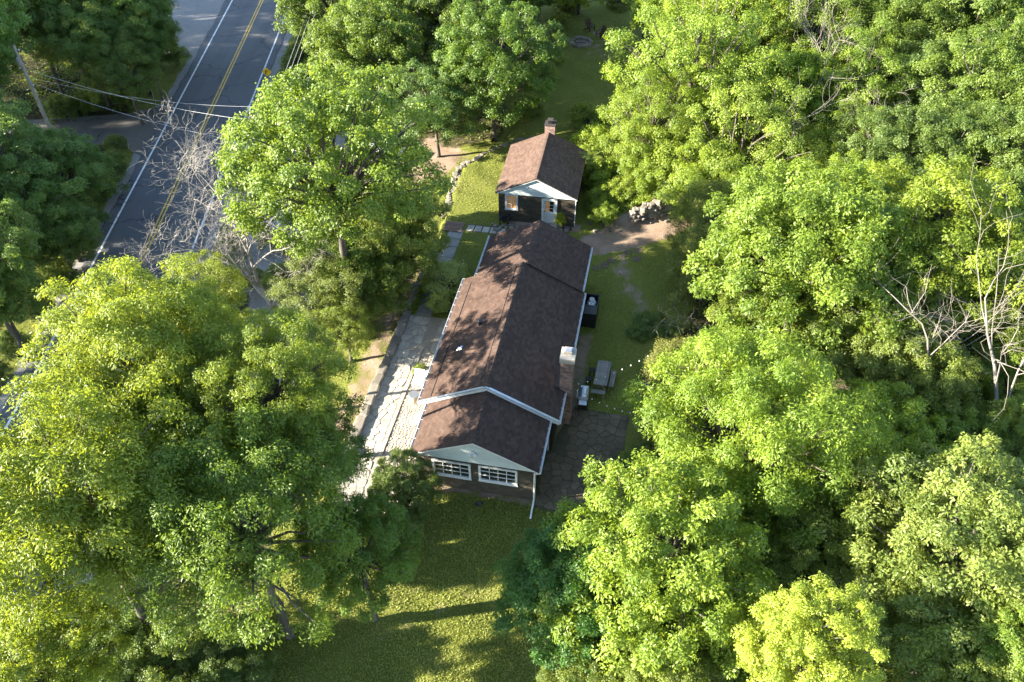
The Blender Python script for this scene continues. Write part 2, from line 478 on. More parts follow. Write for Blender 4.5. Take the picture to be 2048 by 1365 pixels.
# ------------------------------------------------------------------ ground
def zone_masks(x, y):
    u, w = w2h(x, y); s, t = w2r(x, y)
    def inside(poly, soft=1.2):
        """signed-ish mask of a convex-or-not polygon, blurred by soft"""
        poly = np.array(poly); n = len(poly)
        ins = np.zeros(x.shape, bool); dmin = np.full(x.shape, 1e9)
        for i in range(n):
            x0, y0 = poly[i]; x1, y1 = poly[(i + 1) % n]
            c = ((y0 > y) != (y1 > y)) & (x < (x1 - x0) * (y - y0) / (y1 - y0 + 1e-12) + x0)
            ins ^= c
            dx, dy = x1 - x0, y1 - y0
            k = np.clip(((x - x0) * dx + (y - y0) * dy) / (dx * dx + dy * dy), 0, 1)
            dmin = np.minimum(dmin, np.hypot(x - x0 - k * dx, y - y0 - k * dy))
        sd = np.where(ins, dmin, -dmin)
        return np.clip(0.5 + sd / soft, 0, 1)
    def P(*uv): return [tuple(h2w(a, b)[:2]) for a, b in uv]
    lawn = inside(P((-9, -22), (5, -22), (5, -2), (9, -2), (10.5, 8), (10, 14), (12, 25), (5, 28), (3, 34), (5, 45), (6, 62), (-7, 66), (-8, 50), (-6, 36), (-9, 34), (-11, 22), (-12, 10), (-11, 2), (-9, -6)))
    verge = np.clip(0.5 + (2.6 - np.abs(np.abs(s) - 5.4)) / 2.4, 0, 1) * 0.72
    lawn = np.maximum(lawn, verge)
    dirt = np.zeros_like(x)
    for q, sf, k in ((P((2.4, 22.4), (5, 25.0), (10.2, 27.6), (11.4, 26.0), (8.5, 23.6), (6.0, 21.8), (3.4, 20.6)), 0.9, 1.0),
                  (P((4.6, 21), (6.2, 21), (7.6, 17), (9.2, 12.5), (8.2, 12), (6.2, 16), (4.8, 19)), 1.8, 0.55),
                  (P((-9.6, -1), (-7.5, -1), (-7.5, 20), (-9.0, 20), (-9.4, 9)), 1.4, 0.62),
                  (P((-16, 30), (-9, 28), (-8, 33), (-12, 36)), 2.0, 0.75),
                  (P((-3.2, 22.6), (2.2, 22.9), (2.2, 24), (-3.2, 23.7)), 0.6, 0.9),
                  (P((2.9, 4), (4.8, 4), (4.6, 13), (3.3, 13)), 0.8, 0.6),
                  (P((-3.4, -0.25), (3.6, -0.15), (3.6, 0.3), (-3.4, 0.3)), 0.4, 0.7),
                  (P((-6, -9), (-1, -8.5), (3, -5), (0, -4.5), (-5, -6.5)), 3.0, 0.40),
                  (P((14, 7), (24, 2), (26, 8), (18, 12)), 3.0, 0.7),
                  (P((-2, 49), (3, 49), (4, 58), (-3, 58)), 4.0, 0.42)):
        dirt = np.maximum(dirt, inside(q, sf) * k)
    grav = inside([tuple(r2w(a, b)[:2]) for a, b in ((4.0, 52), (7, 50), (10.5, 34), (14.0, 33), (14, 44), (15, 58), (19, 62), (15, 67), (8, 60), (4, 60))], 1.0)
    grav = np.maximum(grav, inside([tuple(r2w(a, b)[:2]) for a, b in ((-3.6, 81), (-7, 80), (-10, 88), (-14, 96), (-6, 108), (-3.6, 108))], 1.5))
    grav = np.maximum(grav, np.clip(0.5 + (0.55 - np.abs(np.abs(s) - 4.35)) / 0.8, 0, 1) * 0.8)
    return lawn, dirt, grav

def build_ground():
    xs = np.concatenate([np.linspace(-900, -80, 14), np.linspace(-76, -44, 30), np.arange(-43, 20, 0.3), np.linspace(20.5, 60, 60), np.linspace(66, 900, 14)])
    ys = np.concatenate([np.linspace(-900, -20, 12), np.linspace(-16, 9, 22), np.arange(10, 62, 0.3), np.arange(62.5, 110, 0.6), np.linspace(116, 1800, 16)])
    X, Y = np.meshgrid(xs, ys)
    Z = ground_z(X, Y)
    V = np.stack([X.ravel(), Y.ravel(), Z.ravel()], 1)
    nx, ny = len(xs), len(ys)
    i = np.arange(ny - 1)[:, None] * nx + np.arange(nx - 1)[None, :]
    Fc = np.stack([i, i + 1, i + nx + 1, i + nx], -1).reshape(-1, 4)
    me = mesh_np('ground', V, Fc)
    l, d, g = zone_masks(X.ravel(), Y.ravel())
    a = me.attributes.new('zone', 'FLOAT_COLOR', 'POINT')
    a.data.foreach_set('color', np.stack([l, d, g, np.ones_like(l)], 1).astype(np.float32).ravel())
    o = put('ground', me, 'ground')
    tag(o, kind='structure')
    return o
build_ground()

def strip(name, s0, s1, t0, t1, z, mat, parent=None, seg=60, wob=0.0):
    V, Fc = [], []
    for i in range(seg + 1):
        t = t0 + (t1 - t0) * i / seg
        k = wob * (math.sin(t * 1.7) + math.sin(t * 0.61 + 1) + 0.6 * math.sin(t * 3.9))
        V += [r2w(s0 - (k if s0 < 0 else 0), t, z), r2w(s1 + (k if s1 > 0 else 0), t, z)]
    for i in range(seg): Fc.append((2 * i, 2 * i + 1, 2 * i + 3, 2 * i + 2))
    return put(name, mesh_py(name, V, Fc), mat, parent)

road = tag(strip('road', -4.15, 4.05, -150, 400, ROAD_Z, 'asphalt', seg=1100, wob=0.05), kind='structure')
strip('edge_line', -3.46, -3.31, -150, 400, ROAD_Z + 0.006, 'linewhite', road, 4)
strip('edge_line', 3.31, 3.46, -150, 400, ROAD_Z + 0.006, 'linewhite', road, 4)
strip('centre_line', -0.20, -0.07, -150, 400, ROAD_Z + 0.006, 'lineyellow', road, 4)
strip('centre_line', 0.07, 0.20, -150, 400, ROAD_Z + 0.006, 'lineyellow', road, 4)

def side_road():
    # a narrow lane leaving the road to the left, with flared corners
    a0, a1 = 62.6, 69.6
    left, right = [], []
    for i in range(26):
        d = i / 25 * 40
        fl = 2.6 * math.exp(-d / 1.8)
        c = 66.2 - 0.10 * d
        w_ = 2.45 - 0.012 * d
        left.append((-4.0 - d, c - w_ - fl)); right.append((-4.0 - d, c + w_ + fl))
    V, Fc = [], []
    for (s0, t0), (s1, t1) in zip(left, right):
        for p in ((s0, t0), (s1, t1)):
            q = r2w(*p); V.append((q.x, q.y, max(gz(q.x, q.y), -2.2) + 0.045))
    for i in range(25): Fc.append((2 * i, 2 * i + 2, 2 * i + 3, 2 * i + 1))
    tag(put('side_road', mesh_py('side_road', V, Fc), 'asphalt_old'), kind='structure')
side_road()

# ------------------------------------------------------------------ flagstones (irregular cells clipped from jittered seeds)
def clip_poly(poly, nx, ny, c):
    out = []
    for i in range(len(poly)):
        p, q = poly[i], poly[(i + 1) % len(poly)]
        dp, dq = p[0] * nx + p[1] * ny - c, q[0] * nx + q[1] * ny - c
        if dp <= 0: out.append(p)
        if (dp < 0 < dq) or (dq < 0 < dp):
            k = dp / (dp - dq); out.append((p[0] + (q[0] - p[0]) * k, p[1] + (q[1] - p[1]) * k))
    return out

def voronoi(x0, x1, y0, y1, cell, seed, gap=0.03, stretch=1.0):
    rr = random.Random(seed)
    nx, ny = max(1, round((x1 - x0) / cell)), max(1, round((y1 - y0) / (cell * stretch)))
    pts = {}
    for i in range(-1, nx + 1):
        for j in range(-1, ny + 1):
            pts[i, j] = (x0 + (i + 0.5 + rr.uniform(-0.38, 0.38)) * (x1 - x0) / nx, y0 + (j + 0.5 + rr.uniform(-0.38, 0.38)) * (y1 - y0) / ny)
    cells = []
    for i in range(nx):
        for j in range(ny):
            p = pts[i, j]; poly = [(x0, y0), (x1, y0), (x1, y1), (x0, y1)]
            for a in range(-2, 3):
                for b in range(-2, 3):
                    q = pts.get((i + a, j + b))
                    if q is None or q == p: continue
                    dx, dy = q[0] - p[0], q[1] - p[1]; L = math.hypot(dx, dy)
                    poly = clip_poly(poly, dx / L, dy / L, ((q[0] ** 2 + q[1] ** 2 - p[0] ** 2 - p[1] ** 2) / 2) / L - gap / 2)
                    if len(poly) < 3: break
                if len(poly) < 3: break
            if len(poly) < 3: continue
            # cut corners a little so the stones read rounded
            out = []
            for k in range(len(poly)):
                a, b, c = poly[k - 1], poly[k], poly[(k + 1) % len(poly)]
                for t_ in (a, c):
                    f_ = rr.uniform(0.10, 0.2)
                    out.append((b[0] + (t_[0] - b[0]) * f_, b[1] + (t_[1] - b[1]) * f_))
            ar = sum(out[k - 1][0] * out[k][1] - out[k][0] * out[k - 1][1] for k in range(len(out))) / 2
            if abs(ar) > 0.1 * cell * cell: cells.append(out)
    return cells

def stone_obj(name, poly, z0, z1, mat, parent, rr, rough=0.01):
    cx = sum(p[0] for p in poly) / len(poly); cy = sum(p[1] for p in poly) / len(poly)
    n = len(poly); tx, ty = rr.uniform(-0.012, 0.012), rr.uniform(-0.012, 0.012)
    V = [(x - cx, y - cy, z0) for x, y in poly]
    V += [(x - cx, y - cy, z1 - 0.012 + (x - cx) * tx + (y - cy) * ty) for x, y in poly]
    V += [((x - cx) * 0.93, (y - cy) * 0.93, z1 + (x - cx) * tx + (y - cy) * ty) for x, y in poly]
    Fc = [tuple(range(2 * n, 3 * n))]
    for k in range(2):
        Fc += [(k * n + i, k * n + (i + 1) % n, (k + 1) * n + (i + 1) % n, (k + 1) * n + i) for i in range(n)]
    return put(name, mesh_py(name, V, Fc), mat, parent, loc=(cx, cy, 0))

def frame_obj(name, me, mat, kind='structure'):
    o = put(name, me, mat, loc=(HOUSE_O[0], HOUSE_O[1], 0), rot=(0, 0, -HOUSE_YAW))
    return tag(o, kind=kind)

rr = random.Random(3)
patio = frame_obj('patio', MB().add([(-7.12, -2.2, 0.012), (-2.95, -2.2, 0.012), (-2.95, 12.6, 0.012), (-7.12, 12.6, 0.012)], [(0, 1, 2, 3)]).mesh(), 'sand')
for poly in voronoi(-7.08, -5.7, -2.0, 12.5, 0.52, 1, 0.022, 1.15) + voronoi(-5.68, -3.0, -2.0, 1.4, 0.5, 2, 0.022):
    stone_obj('flagstone', poly, 0.0, 0.045 + rr.uniform(-0.008, 0.014), 'flag', patio, rr)
for poly in voronoi(-5.0, -3.0, 9.4, 12.5, 0.8, 12, 0.035):
    stone_obj('flagstone', poly, 0.0, 0.045 + rr.uniform(-0.008, 0.014), 'flag', patio, rr)
def cobbles():
    V, Fc, tn = [], [], []
    for poly in voronoi(-5.42, -3.0, 1.45, 9.3, 0.17, 5, 0.018):
        n = len(poly); b = len(V); cx = sum(p[0] for p in poly) / n; cy = sum(p[1] for p in poly) / n
        h = rr.uniform(0.025, 0.05); t_ = rr.random()
        V += [(x, y, 0.0) for x, y in poly] + [(cx + (x - cx) * 0.72, cy + (y - cy) * 0.72, h) for x, y in poly]
        Fc.append(tuple(range(b + n, b + 2 * n))); tn.append(t_)
        for i in range(n): Fc.append((b + i, b + (i + 1) % n, b + n + (i + 1) % n, b + n + i)); tn.append(t_)
    me = mesh_py('cobbles', V, Fc)
    a = me.attributes.new('tone', 'FLOAT', 'FACE'); a.data.foreach_set('value', tn)
    tag(put('cobbles', me, 'pebble', patio), kind='stuff')
cobbles()
# long kerb row of stones between flags and cobbles
w_ = 1.45
while w_ < 9.3:
    L = rr.uniform(0.45, 0.8)
    stone_obj('flagstone', [(-5.66, w_ + 0.02), (-5.46, w_ + 0.02), (-5.44, w_ + L - 0.02), (-5.67, w_ + L - 0.02)], 0, 0.085, 'flag', patio, rr)
    w_ += L

path = frame_obj('garden_path', MB().add([(-6.85, 12.62, 0.012), (-5.75, 12.62, 0.012), (-5.85, 21.3, 0.012), (-6.85, 21.3, 0.012)], [(0, 1, 2, 3)]).mesh(), 'sand')
w_ = 12.7
while w_ < 21.0:
    L = rr.uniform(0.75, 1.35)
    j = [rr.uniform(-0.05, 0.05) for _ in range(4)]
    stone_obj('slab', [(-6.82 + j[0], w_ + 0.02), (-5.80 + j[1], w_ + 0.02), (-5.82 + j[1], w_ + L - 0.02), (-6.80 + j[0], w_ + L - 0.02)], 0, 0.05 + rr.uniform(-.01, .01), 'slab', path, rr)
    w_ += L
stepping = frame_obj('stepping_path', MB().add([(-5.7, 21.75, 0.010), (-2.9, 21.9, 0.010), (-2.9, 22.7, 0.010), (-5.7, 22.6, 0.010)], [(0, 1, 2, 3)]).mesh(), 'mosssoil')
for k in range(5):
    u0 = -5.66 + k * 0.56
    stone_obj('slab', [(u0, 21.8), (u0 + 0.48, 21.83), (u0 + 0.5, 22.5), (u0 + 0.02, 22.48)], 0, 0.05, 'flag', stepping, rr)

terrace = frame_obj('side_terrace', MB().add([(3.05, -0.2, 0.012), (5.3, -0.6, 0.012), (7.1, 4.4, 0.012), (7.3, 6.6, 0.012), (4.2, 6.9, 0.012), (3.75, 5.4, 0.012), (3.05, 3.2, 0.012)], [(0, 1, 2, 3, 4, 5, 6)]).mesh(), 'mosssoil')
for poly in voronoi(3.1, 7.2, -0.2, 6.7, 0.5, 9, 0.025):
    cx = sum(p[0] for p in poly) / len(poly); cy = sum(p[1] for p in poly) / len(poly)
    if cx > 5.3 + (cy + 0.6) * 0.36 - 0.2 or (cx < 4.0 and cy > 3.2) : continue
    stone_obj('flagstone', poly, 0, 0.04 + rr.uniform(-0.015, 0.015), 'mossflag', terrace, rr)
# half-buried stepping slabs on the worn lawn
worn_steps = frame_obj('lawn_steps', MB().add([(5.4, 19.2, 0.004), (5.6, 19.2, 0.004), (5.6, 19.4, 0.004), (5.4, 19.4, 0.004)], [(0, 1, 2, 3)]).mesh(), 'sand')
for (px, py, a) in ((1193, 537, .3), (1209, 531, .4), (1223, 521, .5), (1244, 513, .2), (1256, 506, .1), (1273, 519, 0), (1276, 502, .3)):
    p = at(px, py); u, w = w2h(p.x, p.y)
    r_ = rr.uniform(0.26, 0.34)
    stone_obj('slab', [(u - r_, w - r_ * .8), (u + r_ * .7, w - r_), (u + r_, w + r_ * .8), (u - r_ * .8, w + r_)], 0, 0.03, 'mossflag', worn_steps, rr)

# ------------------------------------------------------------------ stone walls
ROCKS = [bevel_box(1, 1, 1, 0.16, 0.13, k, 'rock') for k in range(7)]
for m_ in ROCKS: m_.materials.append(M['stone'])
def rock(parent, loc, size, rr, rz=0.0, name='stone'):
    return put(name, ROCKS[rr.randrange(7)], None, parent, loc=loc, rot=(rr.uniform(-.1, .1), rr.uniform(-.1, .1), rz + rr.uniform(-.15, .15)), scale=size)

wall = thing('retaining_wall', 'long low stone retaining wall along the outer edge of the flagstone patio', 'stone wall', h2w(-7.28, 0), -HOUSE_YAW)
MB().box(-0.13, 0.10, -0.6, 18.8, -0.85, 0.12).put('wall_core', 'sand', wall)
w_ = -0.6
while w_ < 18.8:
    L = rr.uniform(0.5, 1.05)
    rock(wall, (rr.uniform(-.02, .02), w_ + L / 2, 0.17 + rr.uniform(-.02, .03)), (0.50 + rr.uniform(-.04, .05), L * 1.02, 0.19), rr, name='cap_stone')
    w_ += L
for side, zs in ((0.14, (0.03,)), (-0.17, (0.0, -0.2, -0.42, -0.62))):
    for z_ in zs:
        w_ = -0.6
        while w_ < 18.8:
            L = rr.uniform(0.35, 0.7) * (1.4 if side < 0 else 1)
            rock(wall, (side, w_ + L / 2, z_), (0.22, L, 0.22), rr)
            w_ += L

upper = thing('dry_stone_wall', 'tumbled dry stone wall curving between the sunny cottage lawn and the wood', 'stone wall', (0, 0, 0))
pl = [h2w(-7.75, 23.6), h2w(-7.7, 25.3), h2w(-8.0, 28), h2w(-7.92, 30.15), h2w(-6.4, 32.4), h2w(-4.2, 34.65), h2w(-2.6, 35.8)]
upper.location = pl[0]; base0 = pl[0].copy()
for a, b in zip(pl, pl[1:]):
    d = (b - a); n_ = max(1, int(d.length / 0.27))
    for k in range(n_):
        for row in range(2):
            p = a + d * ((k + rr.random() * .6) / n_) + Vector((rr.uniform(-.22, .22), rr.uniform(-.15, .15), 0))
            s_ = rr.uniform(0.22, 0.42)
            rock(upper, (p.x - base0.x, p.y - base0.y, -0.36 + row * 0.17 + rr.uniform(0, .12)), (s_, s_ * 1.15, 0.28), rr, rz=rr.uniform(0, 3))

ruin = thing('field_stone_wall', 'short rough field stone wall above the bare pinkish dirt bank', 'stone wall', at(1300, 436, 0.65))
b0 = at(1262, 440, 0.6); b1 = at(1345, 424, 0.7)
d = b1 - b0; n_ = 13
for k in range(n_):
    hgt = 5 - abs(k - 6) // 3
    for row in range(hgt):
        p = b0 + d * ((k + rr.random() * .5) / n_) + Vector((0, rr.uniform(-.12, .12) + row * 0.05, 0)) - ruin.location
        s_ = rr.uniform(0.26, 0.46)
        rock(ruin, (p.x, p.y, p.z + 0.05 + row * 0.22), (s_, s_ * rr.uniform(.9, 1.4), rr.uniform(.2, .3)), rr, rz=rr.uniform(0, 3))
for k in range(16):
    p = at(1180 + k * 11 + rr.uniform(-6, 6), 462 - k * 1.5 + rr.uniform(-14, 12))
    s_ = rr.uniform(0.12, 0.26)
    o = rock(None, (p.x, p.y, gz(p.x, p.y) + s_ * 0.2), (s_ * 1.2, s_, s_ * .7), rr, rz=rr.uniform(0, 3), name='loose_stone')
    tag(o, 'small loose stone lying on the bare dirt bank below the field stone wall', 'stone', 'loose stones on the dirt bank')

# ------------------------------------------------------------------ buildings
def shingles(name, parent, e, r_, w0, w1, mat, seed, expo=0.15, tab=0.25):
    """e=(u,z) eave, r_=(u,z) ridge; tabs as thin wedges"""
    g = np.random.default_rng(seed)
    e = np.array(e); r_ = np.array(r_); L = np.linalg.norm(r_ - e); d = (r_ - e) / L
    nrm = np.array([-d[1], d[0]]) if d[0] > 0 else np.array([d[1], -d[0]])
    n = int(L / expo)
    V, Fc, tn = [], [], []
    for c in range(n + 1):
        a0 = c * expo; a1 = min(a0 + expo * 1.25, L)
        if a0 >= L - 0.02: break
        off = (c % 2) * tab / 2 + g.uniform(-.03, .03)
        x = w0 - tab + off
        while x < w1:
            xa, xb = max(x, w0), min(x + tab - 0.012, w1)
            x += tab
            if xb - xa < 0.04: continue
            hb = 0.010 + g.uniform(-.002, .003); sl = g.uniform(-.006, .006)
            b = len(V)
            for (al, h) in ((a0 + sl, hb), (a1, 0.005)):
                p = e + d * al + nrm * h
                V += [(p[0], xa, p[1]), (p[0], xb, p[1])]
            p = e + d * (a0 + sl) + nrm * 0.001
            V += [(p[0], xa, p[1]), (p[0], xb, p[1])]
            t_ = g.random() ** 1.2
            Fc += [(b, b + 1, b + 3, b + 2), (b + 4, b + 5, b + 1, b), (b, b + 2, b + 4, b + 4)[:3], (b + 1, b + 5, b + 3)]
            tn += [t_] * 4
    me = mesh_py(name, V, Fc)
    at_ = me.attributes.new('tone', 'FLOAT', 'FACE'); at_.data.foreach_set('value', tn)
    return tag(put(name, me, mat, parent), kind='stuff')

CAPMESH = {}
def roof(house, el, rg, er, w0, w1, mat, seed, name='roof', rake=True, cap_mat='ridge', thick=0.11):
    """el, rg, er = (u,z) of left eave, ridge, right eave"""
    m = MB()
    for (e, sgn) in ((el, -1), (er, 1)):
        V = []
        for w in (w0, w1):
            V += [(e[0], w, e[1]), (rg[0], w, rg[1]), (rg[0], w, rg[1] - thick), (e[0], w, e[1] - thick)]
        Fc = [(0, 1, 2, 3), (7, 6, 5, 4), (0, 4, 5, 1), (1, 5, 6, 2), (2, 6, 7, 3), (3, 7, 4, 0)]
        if sgn > 0: Fc = [f[::-1] for f in Fc]
        m.add(V, Fc)
    ro = m.put(name, 'flashing', house)
    shingles('shingles', ro, el, rg, w0 - 0.02, w1 + 0.02, mat, seed)
    shingles('shingles', ro, er, rg, w0 - 0.02, w1 + 0.02, mat, seed + 1)
    sl = (rg[1] - el[1]) / (rg[0] - el[0]); sr = (rg[1] - er[1]) / (er[0] - rg[0])
    key = (round(sl, 3), round(sr, 3))
    if key not in CAPMESH:
        q = 0.17; V = []
        for (y, h) in ((0, 0.055), (0.30, 0.03)):
            V += [(-q, y, -q * sl + h), (0, y, h + 0.012), (q, y, -q * sr + h)]
        V += [(-q, 0, -q * sl), (0, 0, 0), (q, 0, -q * sr)]
        CAPMESH[key] = mesh_py('ridge_cap', V, [(0, 1, 4, 3), (1, 2, 5, 4), (6, 7, 1, 0), (7, 8, 2, 1)])
        CAPMESH[key].materials.append(M[cap_mat])
    y = w0
    while y < w1 - 0.1:
        put('ridge_cap', CAPMESH[key], None, ro, loc=(rg[0], y, rg[1]), scale=(1, min(1.08, (w1 - y) / 0.3), 1)); y += 0.28
    return ro

def gutter(house, u, z, w0, w1, side, hang=0.62):
    """white eaves gutter; side -1 left, +1 right"""
    m = MB(); a, b = (u, u + side * 0.11)
    x0, x1 = min(a, b), max(a, b)
    xo = b - side * 0.014
    m.box(min(xo, b), max(xo, b), w0, w1, z - 0.11, z - 0.005)
    m.box(x0, x1, w0, w1, z - 0.125, z - 0.112)
    for w in (w0, w1 - 0.012): m.box(x0 + .002, x1 - .002, w, w + 0.012, z - 0.11, z - 0.02)
    g_ = m.put('gutter', 'white', house)
    w = w0 + 0.3
    while w < w1:
        MB().box(min(a - side * .05, b), max(a - side * .05, b), w, w + 0.02, z + 0.012, z + 0.024).put('gutter_hanger', 'white', g_)
        w += hang
    return g_

def lap_siding(house, tri, wpl, mat='siding', expo=0.115):
    """tri = (u0,u1,zbase,uapex,zapex): lapped boards filling a gable, facing -w"""
    u0, u1, zb, ua, za = tri
    g_ = MB().add([(u0, wpl, zb), (u1, wpl, zb), (ua, wpl, za), (u0, wpl + 0.1, zb), (u1, wpl + 0.1, zb), (ua, wpl + 0.1, za)],
             [(0, 1, 2), (3, 5, 4), (0, 3, 4, 1), (1, 4, 5, 2), (2, 5, 3, 0)]).put('gable', mat, house)
    n = int((za - zb) / expo)
    for k in range(n):
        za_, zb_ = zb + k * expo, min(zb + (k + 1) * expo + 0.01, za - 0.03)
        def L(z): return u0 + (ua - u0) * (z - zb) / (za - zb), u1 + (ua - u1) * (z - zb) / (za - zb)
        a0, a1 = L(za_); b0, b1 = L(zb_)
        V = [(a0 + .02, wpl - 0.024, za_), (a1 - .02, wpl - 0.024, za_), (b1 - .02, wpl - 0.008, zb_), (b0 + .02, wpl - 0.008, zb_),
             (a0 + .02, wpl - 0.001, za_), (a1 - .02, wpl - 0.001, za_)]
        MB().add(V, [(0, 1, 2, 3), (4, 5, 1, 0)]).put('siding_board', mat, g_)
    return g_

def rake_boards(house, el, rg, er, wpl, h=0.15, t=0.03, mat='white', drop=0.02, ext=0.0):
    for e in (el, er):
        a = Vector((e[0], wpl, e[1] - drop - h / 2)); b = Vector((rg[0], wpl, rg[1] - drop - h / 2))
        MB().add([(e[0], wpl - t, e[1] - drop - h), (rg[0], wpl - t, rg[1] - drop - h), (rg[0], wpl - t, rg[1] - drop), (e[0], wpl - t, e[1] - drop),
                  (e[0], wpl, e[1] - drop - h), (rg[0], wpl, rg[1] - drop - h), (rg[0], wpl, rg[1] - drop), (e[0], wpl, e[1] - drop)],
                 [(0, 1, 2, 3), (7, 6, 5, 4), (0, 3, 7, 4), (3, 2, 6, 7), (1, 0, 4, 5)]).put('rake_board', mat, house)

BLOCK = bevel_box(0.388, 0.06, 0.19, 0.008, 0, 0, 'block'); BLOCK.materials.append(M['block'])
HALF = bevel_box(0.188, 0.06, 0.19, 0.008, 0, 0, 'block'); HALF.materials.append(M['block'])
def block_wall(house, u0, u1, z0, z1, wpl, holes, thick=0.18):
    """front wall of painted blocks; holes = (u0,u1,z0,z1)"""
    us = sorted({u0, u1, *[h[0] for h in holes], *[h[1] for h in holes]}); zs = sorted({z0, z1, *[h[2] for h in holes], *[h[3] for h in holes]})
    m = MB()
    for a, b in zip(us, us[1:]):
        for c, d_ in zip(zs, zs[1:]):
            cu, cz = (a + b) / 2, (c + d_) / 2
            if any(h[0] < cu < h[1] and h[2] < cz < h[3] for h in holes): continue
            m.box(a, b, wpl + 0.015, wpl + thick, c, d_)
    wl = m.put('wall', 'mortar', house)
    row = 0; z = z0
    while z < z1 - 0.05:
        u = u0 - (0.2 if row % 2 else 0.0)
        while u < u1 - 0.02:
            a, b = max(u, u0), min(u + 0.4, u1)
            segs = [(a, b)]
            for h in holes:
                if z + 0.1 > h[2] and z + 0.1 < h[3]:
                    ns = []
                    for p, q in segs:
                        if q <= h[0] or p >= h[1]: ns.append((p, q))
                        else:
                            if p < h[0]: ns.append((p, h[0]))
                            if q > h[1]: ns.append((h[1], q))
                    segs = ns
            for p, q in segs:
                if q - p < 0.05: continue
                hh = min(0.2, z1 - z)
                put('block', BLOCK, None, wl, loc=((p + q) / 2, wpl + 0.03, z + hh / 2), scale=((q - p) / 0.4, 1, hh / 0.2))
            u += 0.4
        z += 0.2; row += 1
    return wl

def grid_window(house, u0, u1, z0, z1, wpl, cols, rows, glass='glass', fw=0.11, sill=0.05):
    m = MB()
    m.box(u0, u1, wpl - 0.045, wpl + 0.05, z1 - fw, z1); m.box(u0, u1, wpl - 0.045, wpl + 0.05, z0, z0 + fw)
    m.box(u0, u0 + fw, wpl - 0.043, wpl + 0.05, z0 + fw, z1 - fw); m.box(u1 - fw, u1, wpl - 0.043, wpl + 0.05, z0 + fw, z1 - fw)
    wd = m.put('window', 'white', house)
    MB().box(u0 - 0.03, u1 + 0.03, wpl - 0.09, wpl - 0.047, z0 + 0.0, z0 + 0.05).put('sill', 'white', wd)
    a, b, c, d_ = u0 + fw, u1 - fw, z0 + fw, z1 - fw
    pw, ph = (b - a) / cols, (d_ - c) / rows
    for i in range(1, cols): MB().box(a + i * pw - 0.014, a + i * pw + 0.014, wpl - 0.01, wpl + 0.03, c, d_).put('muntin', 'white', wd)
    for j in range(1, rows): MB().box(a, b, wpl - 0.007, wpl + 0.027, c + j * ph - 0.014, c + j * ph + 0.014).put('muntin', 'white', wd)
    for i in range(cols):
        for j in range(rows):
            MB().box(a + i * pw + 0.003, a + (i + 1) * pw - 0.003, wpl + 0.034, wpl + 0.042, c + j * ph + 0.003, c + (j + 1) * ph - 0.003).put('pane', glass, wd)
    return wd

def bricks(house, u0, u1, w0, w1, z0, z1, seed, name='chimney', faces='lrnf'):
    g = random.Random(seed)
    ch = MB().box(u0 + .012, u1 - .012, w0 + .012, w1 - .012, z0, z1).put(name, 'brickmortar', house)
    V, Fc, tn = [], [], []
    z, row = z0, 0
    def addbox(a, b, c, d_, e, f_):
        bb = len(V); V.extend([(a, c, e), (b, c, e), (b, d_, e), (a, d_, e), (a, c, f_), (b, c, f_), (b, d_, f_), (a, d_, f_)])
        Fc.extend([tuple(i + bb for i in q) for q in BOXF]); tn.extend([g.random()] * 6)
    while z < z1 - 0.03:
        h = 0.062; off = 0.1 if row % 2 else 0
        for (axis, fixed, sgn, lo, hi) in (('u', w0, -1, u0, u1), ('u', w1, 1, u0, u1), ('w', u0, -1, w0, w1), ('w', u1, 1, w0, w1)):
            p = lo - off
            while p < hi - 0.02:
                a, b = max(p, lo), min(p + 0.2, hi) ; p += 0.21
                if b - a < 0.03: continue
                j = g.uniform(0, 0.006)
                x0, x1 = (fixed - j, fixed + 0.05) if sgn < 0 else (fixed - 0.05, fixed + j)
                if axis == 'u': addbox(a, b - .0, x0, x1, z, z + h)
                else: addbox(x0, x1, a + .002, b, z + 0.001, z + h + .001)
        z += 0.074; row += 1
    me = mesh_py('bricks', V, Fc); t_ = me.attributes.new('tone', 'FLOAT', 'FACE'); t_.data.foreach_set('value', tn)
    tag(put('bricks', me, 'brick', ch), kind='stuff')
    return ch

# --- the long house
house = thing('long_house', 'long low dark house with brown shingle roof in three stepped sections', 'house', (HOUSE_O[0], HOUSE_O[1], 0), -HOUSE_YAW)
roof(house, (-3.20, 2.66), (0.03, 4.19), (3.26, 2.66), 0.0, 3.45, 'shingle', 11)
r2 = roof(house, (-3.70, 2.61), (-0.03, 4.50), (3.72, 2.61), 3.38, 13.58, 'shingle', 13, thick=0.14)
roof(house, (-2.99, 2.83), (0.31, 4.47), (3.58, 2.83), 13.5, 17.9, 'shingle', 15)
# near section walls
w1_, w2_ = (-2.19, -0.21, 0.98, 2.20), (0.19, 2.16, 1.03, 2.25)
block_wall(house, -2.95, 3.02, 0.0, 2.56, 0.2, [(a + .06, b - .06, c + .06, d_ - .06) for a, b, c, d_ in (w1_, w2_)])
for q in (w1_, w2_): grid_window(house, q[0], q[1], q[2], q[3], 0.2, 4, 3)
lap_siding(house, (-3.0, 3.08, 2.53, 0.03, 4.07), 0.10)
rake_boards(house, (-3.17, 2.64), (0.03, 4.17), (3.23, 2.64), 0.02, 0.10)
MB().box(-3.0, 3.08, 0.085, 0.21, 2.50, 2.535).put('soffit_board', 'siding', house)
MB().box(-2.95, -2.77, 0.385, 3.5, 0, 2.56).put('side_wall', 'darkwall', house)
MB().box(2.84, 3.02, 0.385, 3.5, 0, 2.56).put('side_wall', 'darkwall', house)
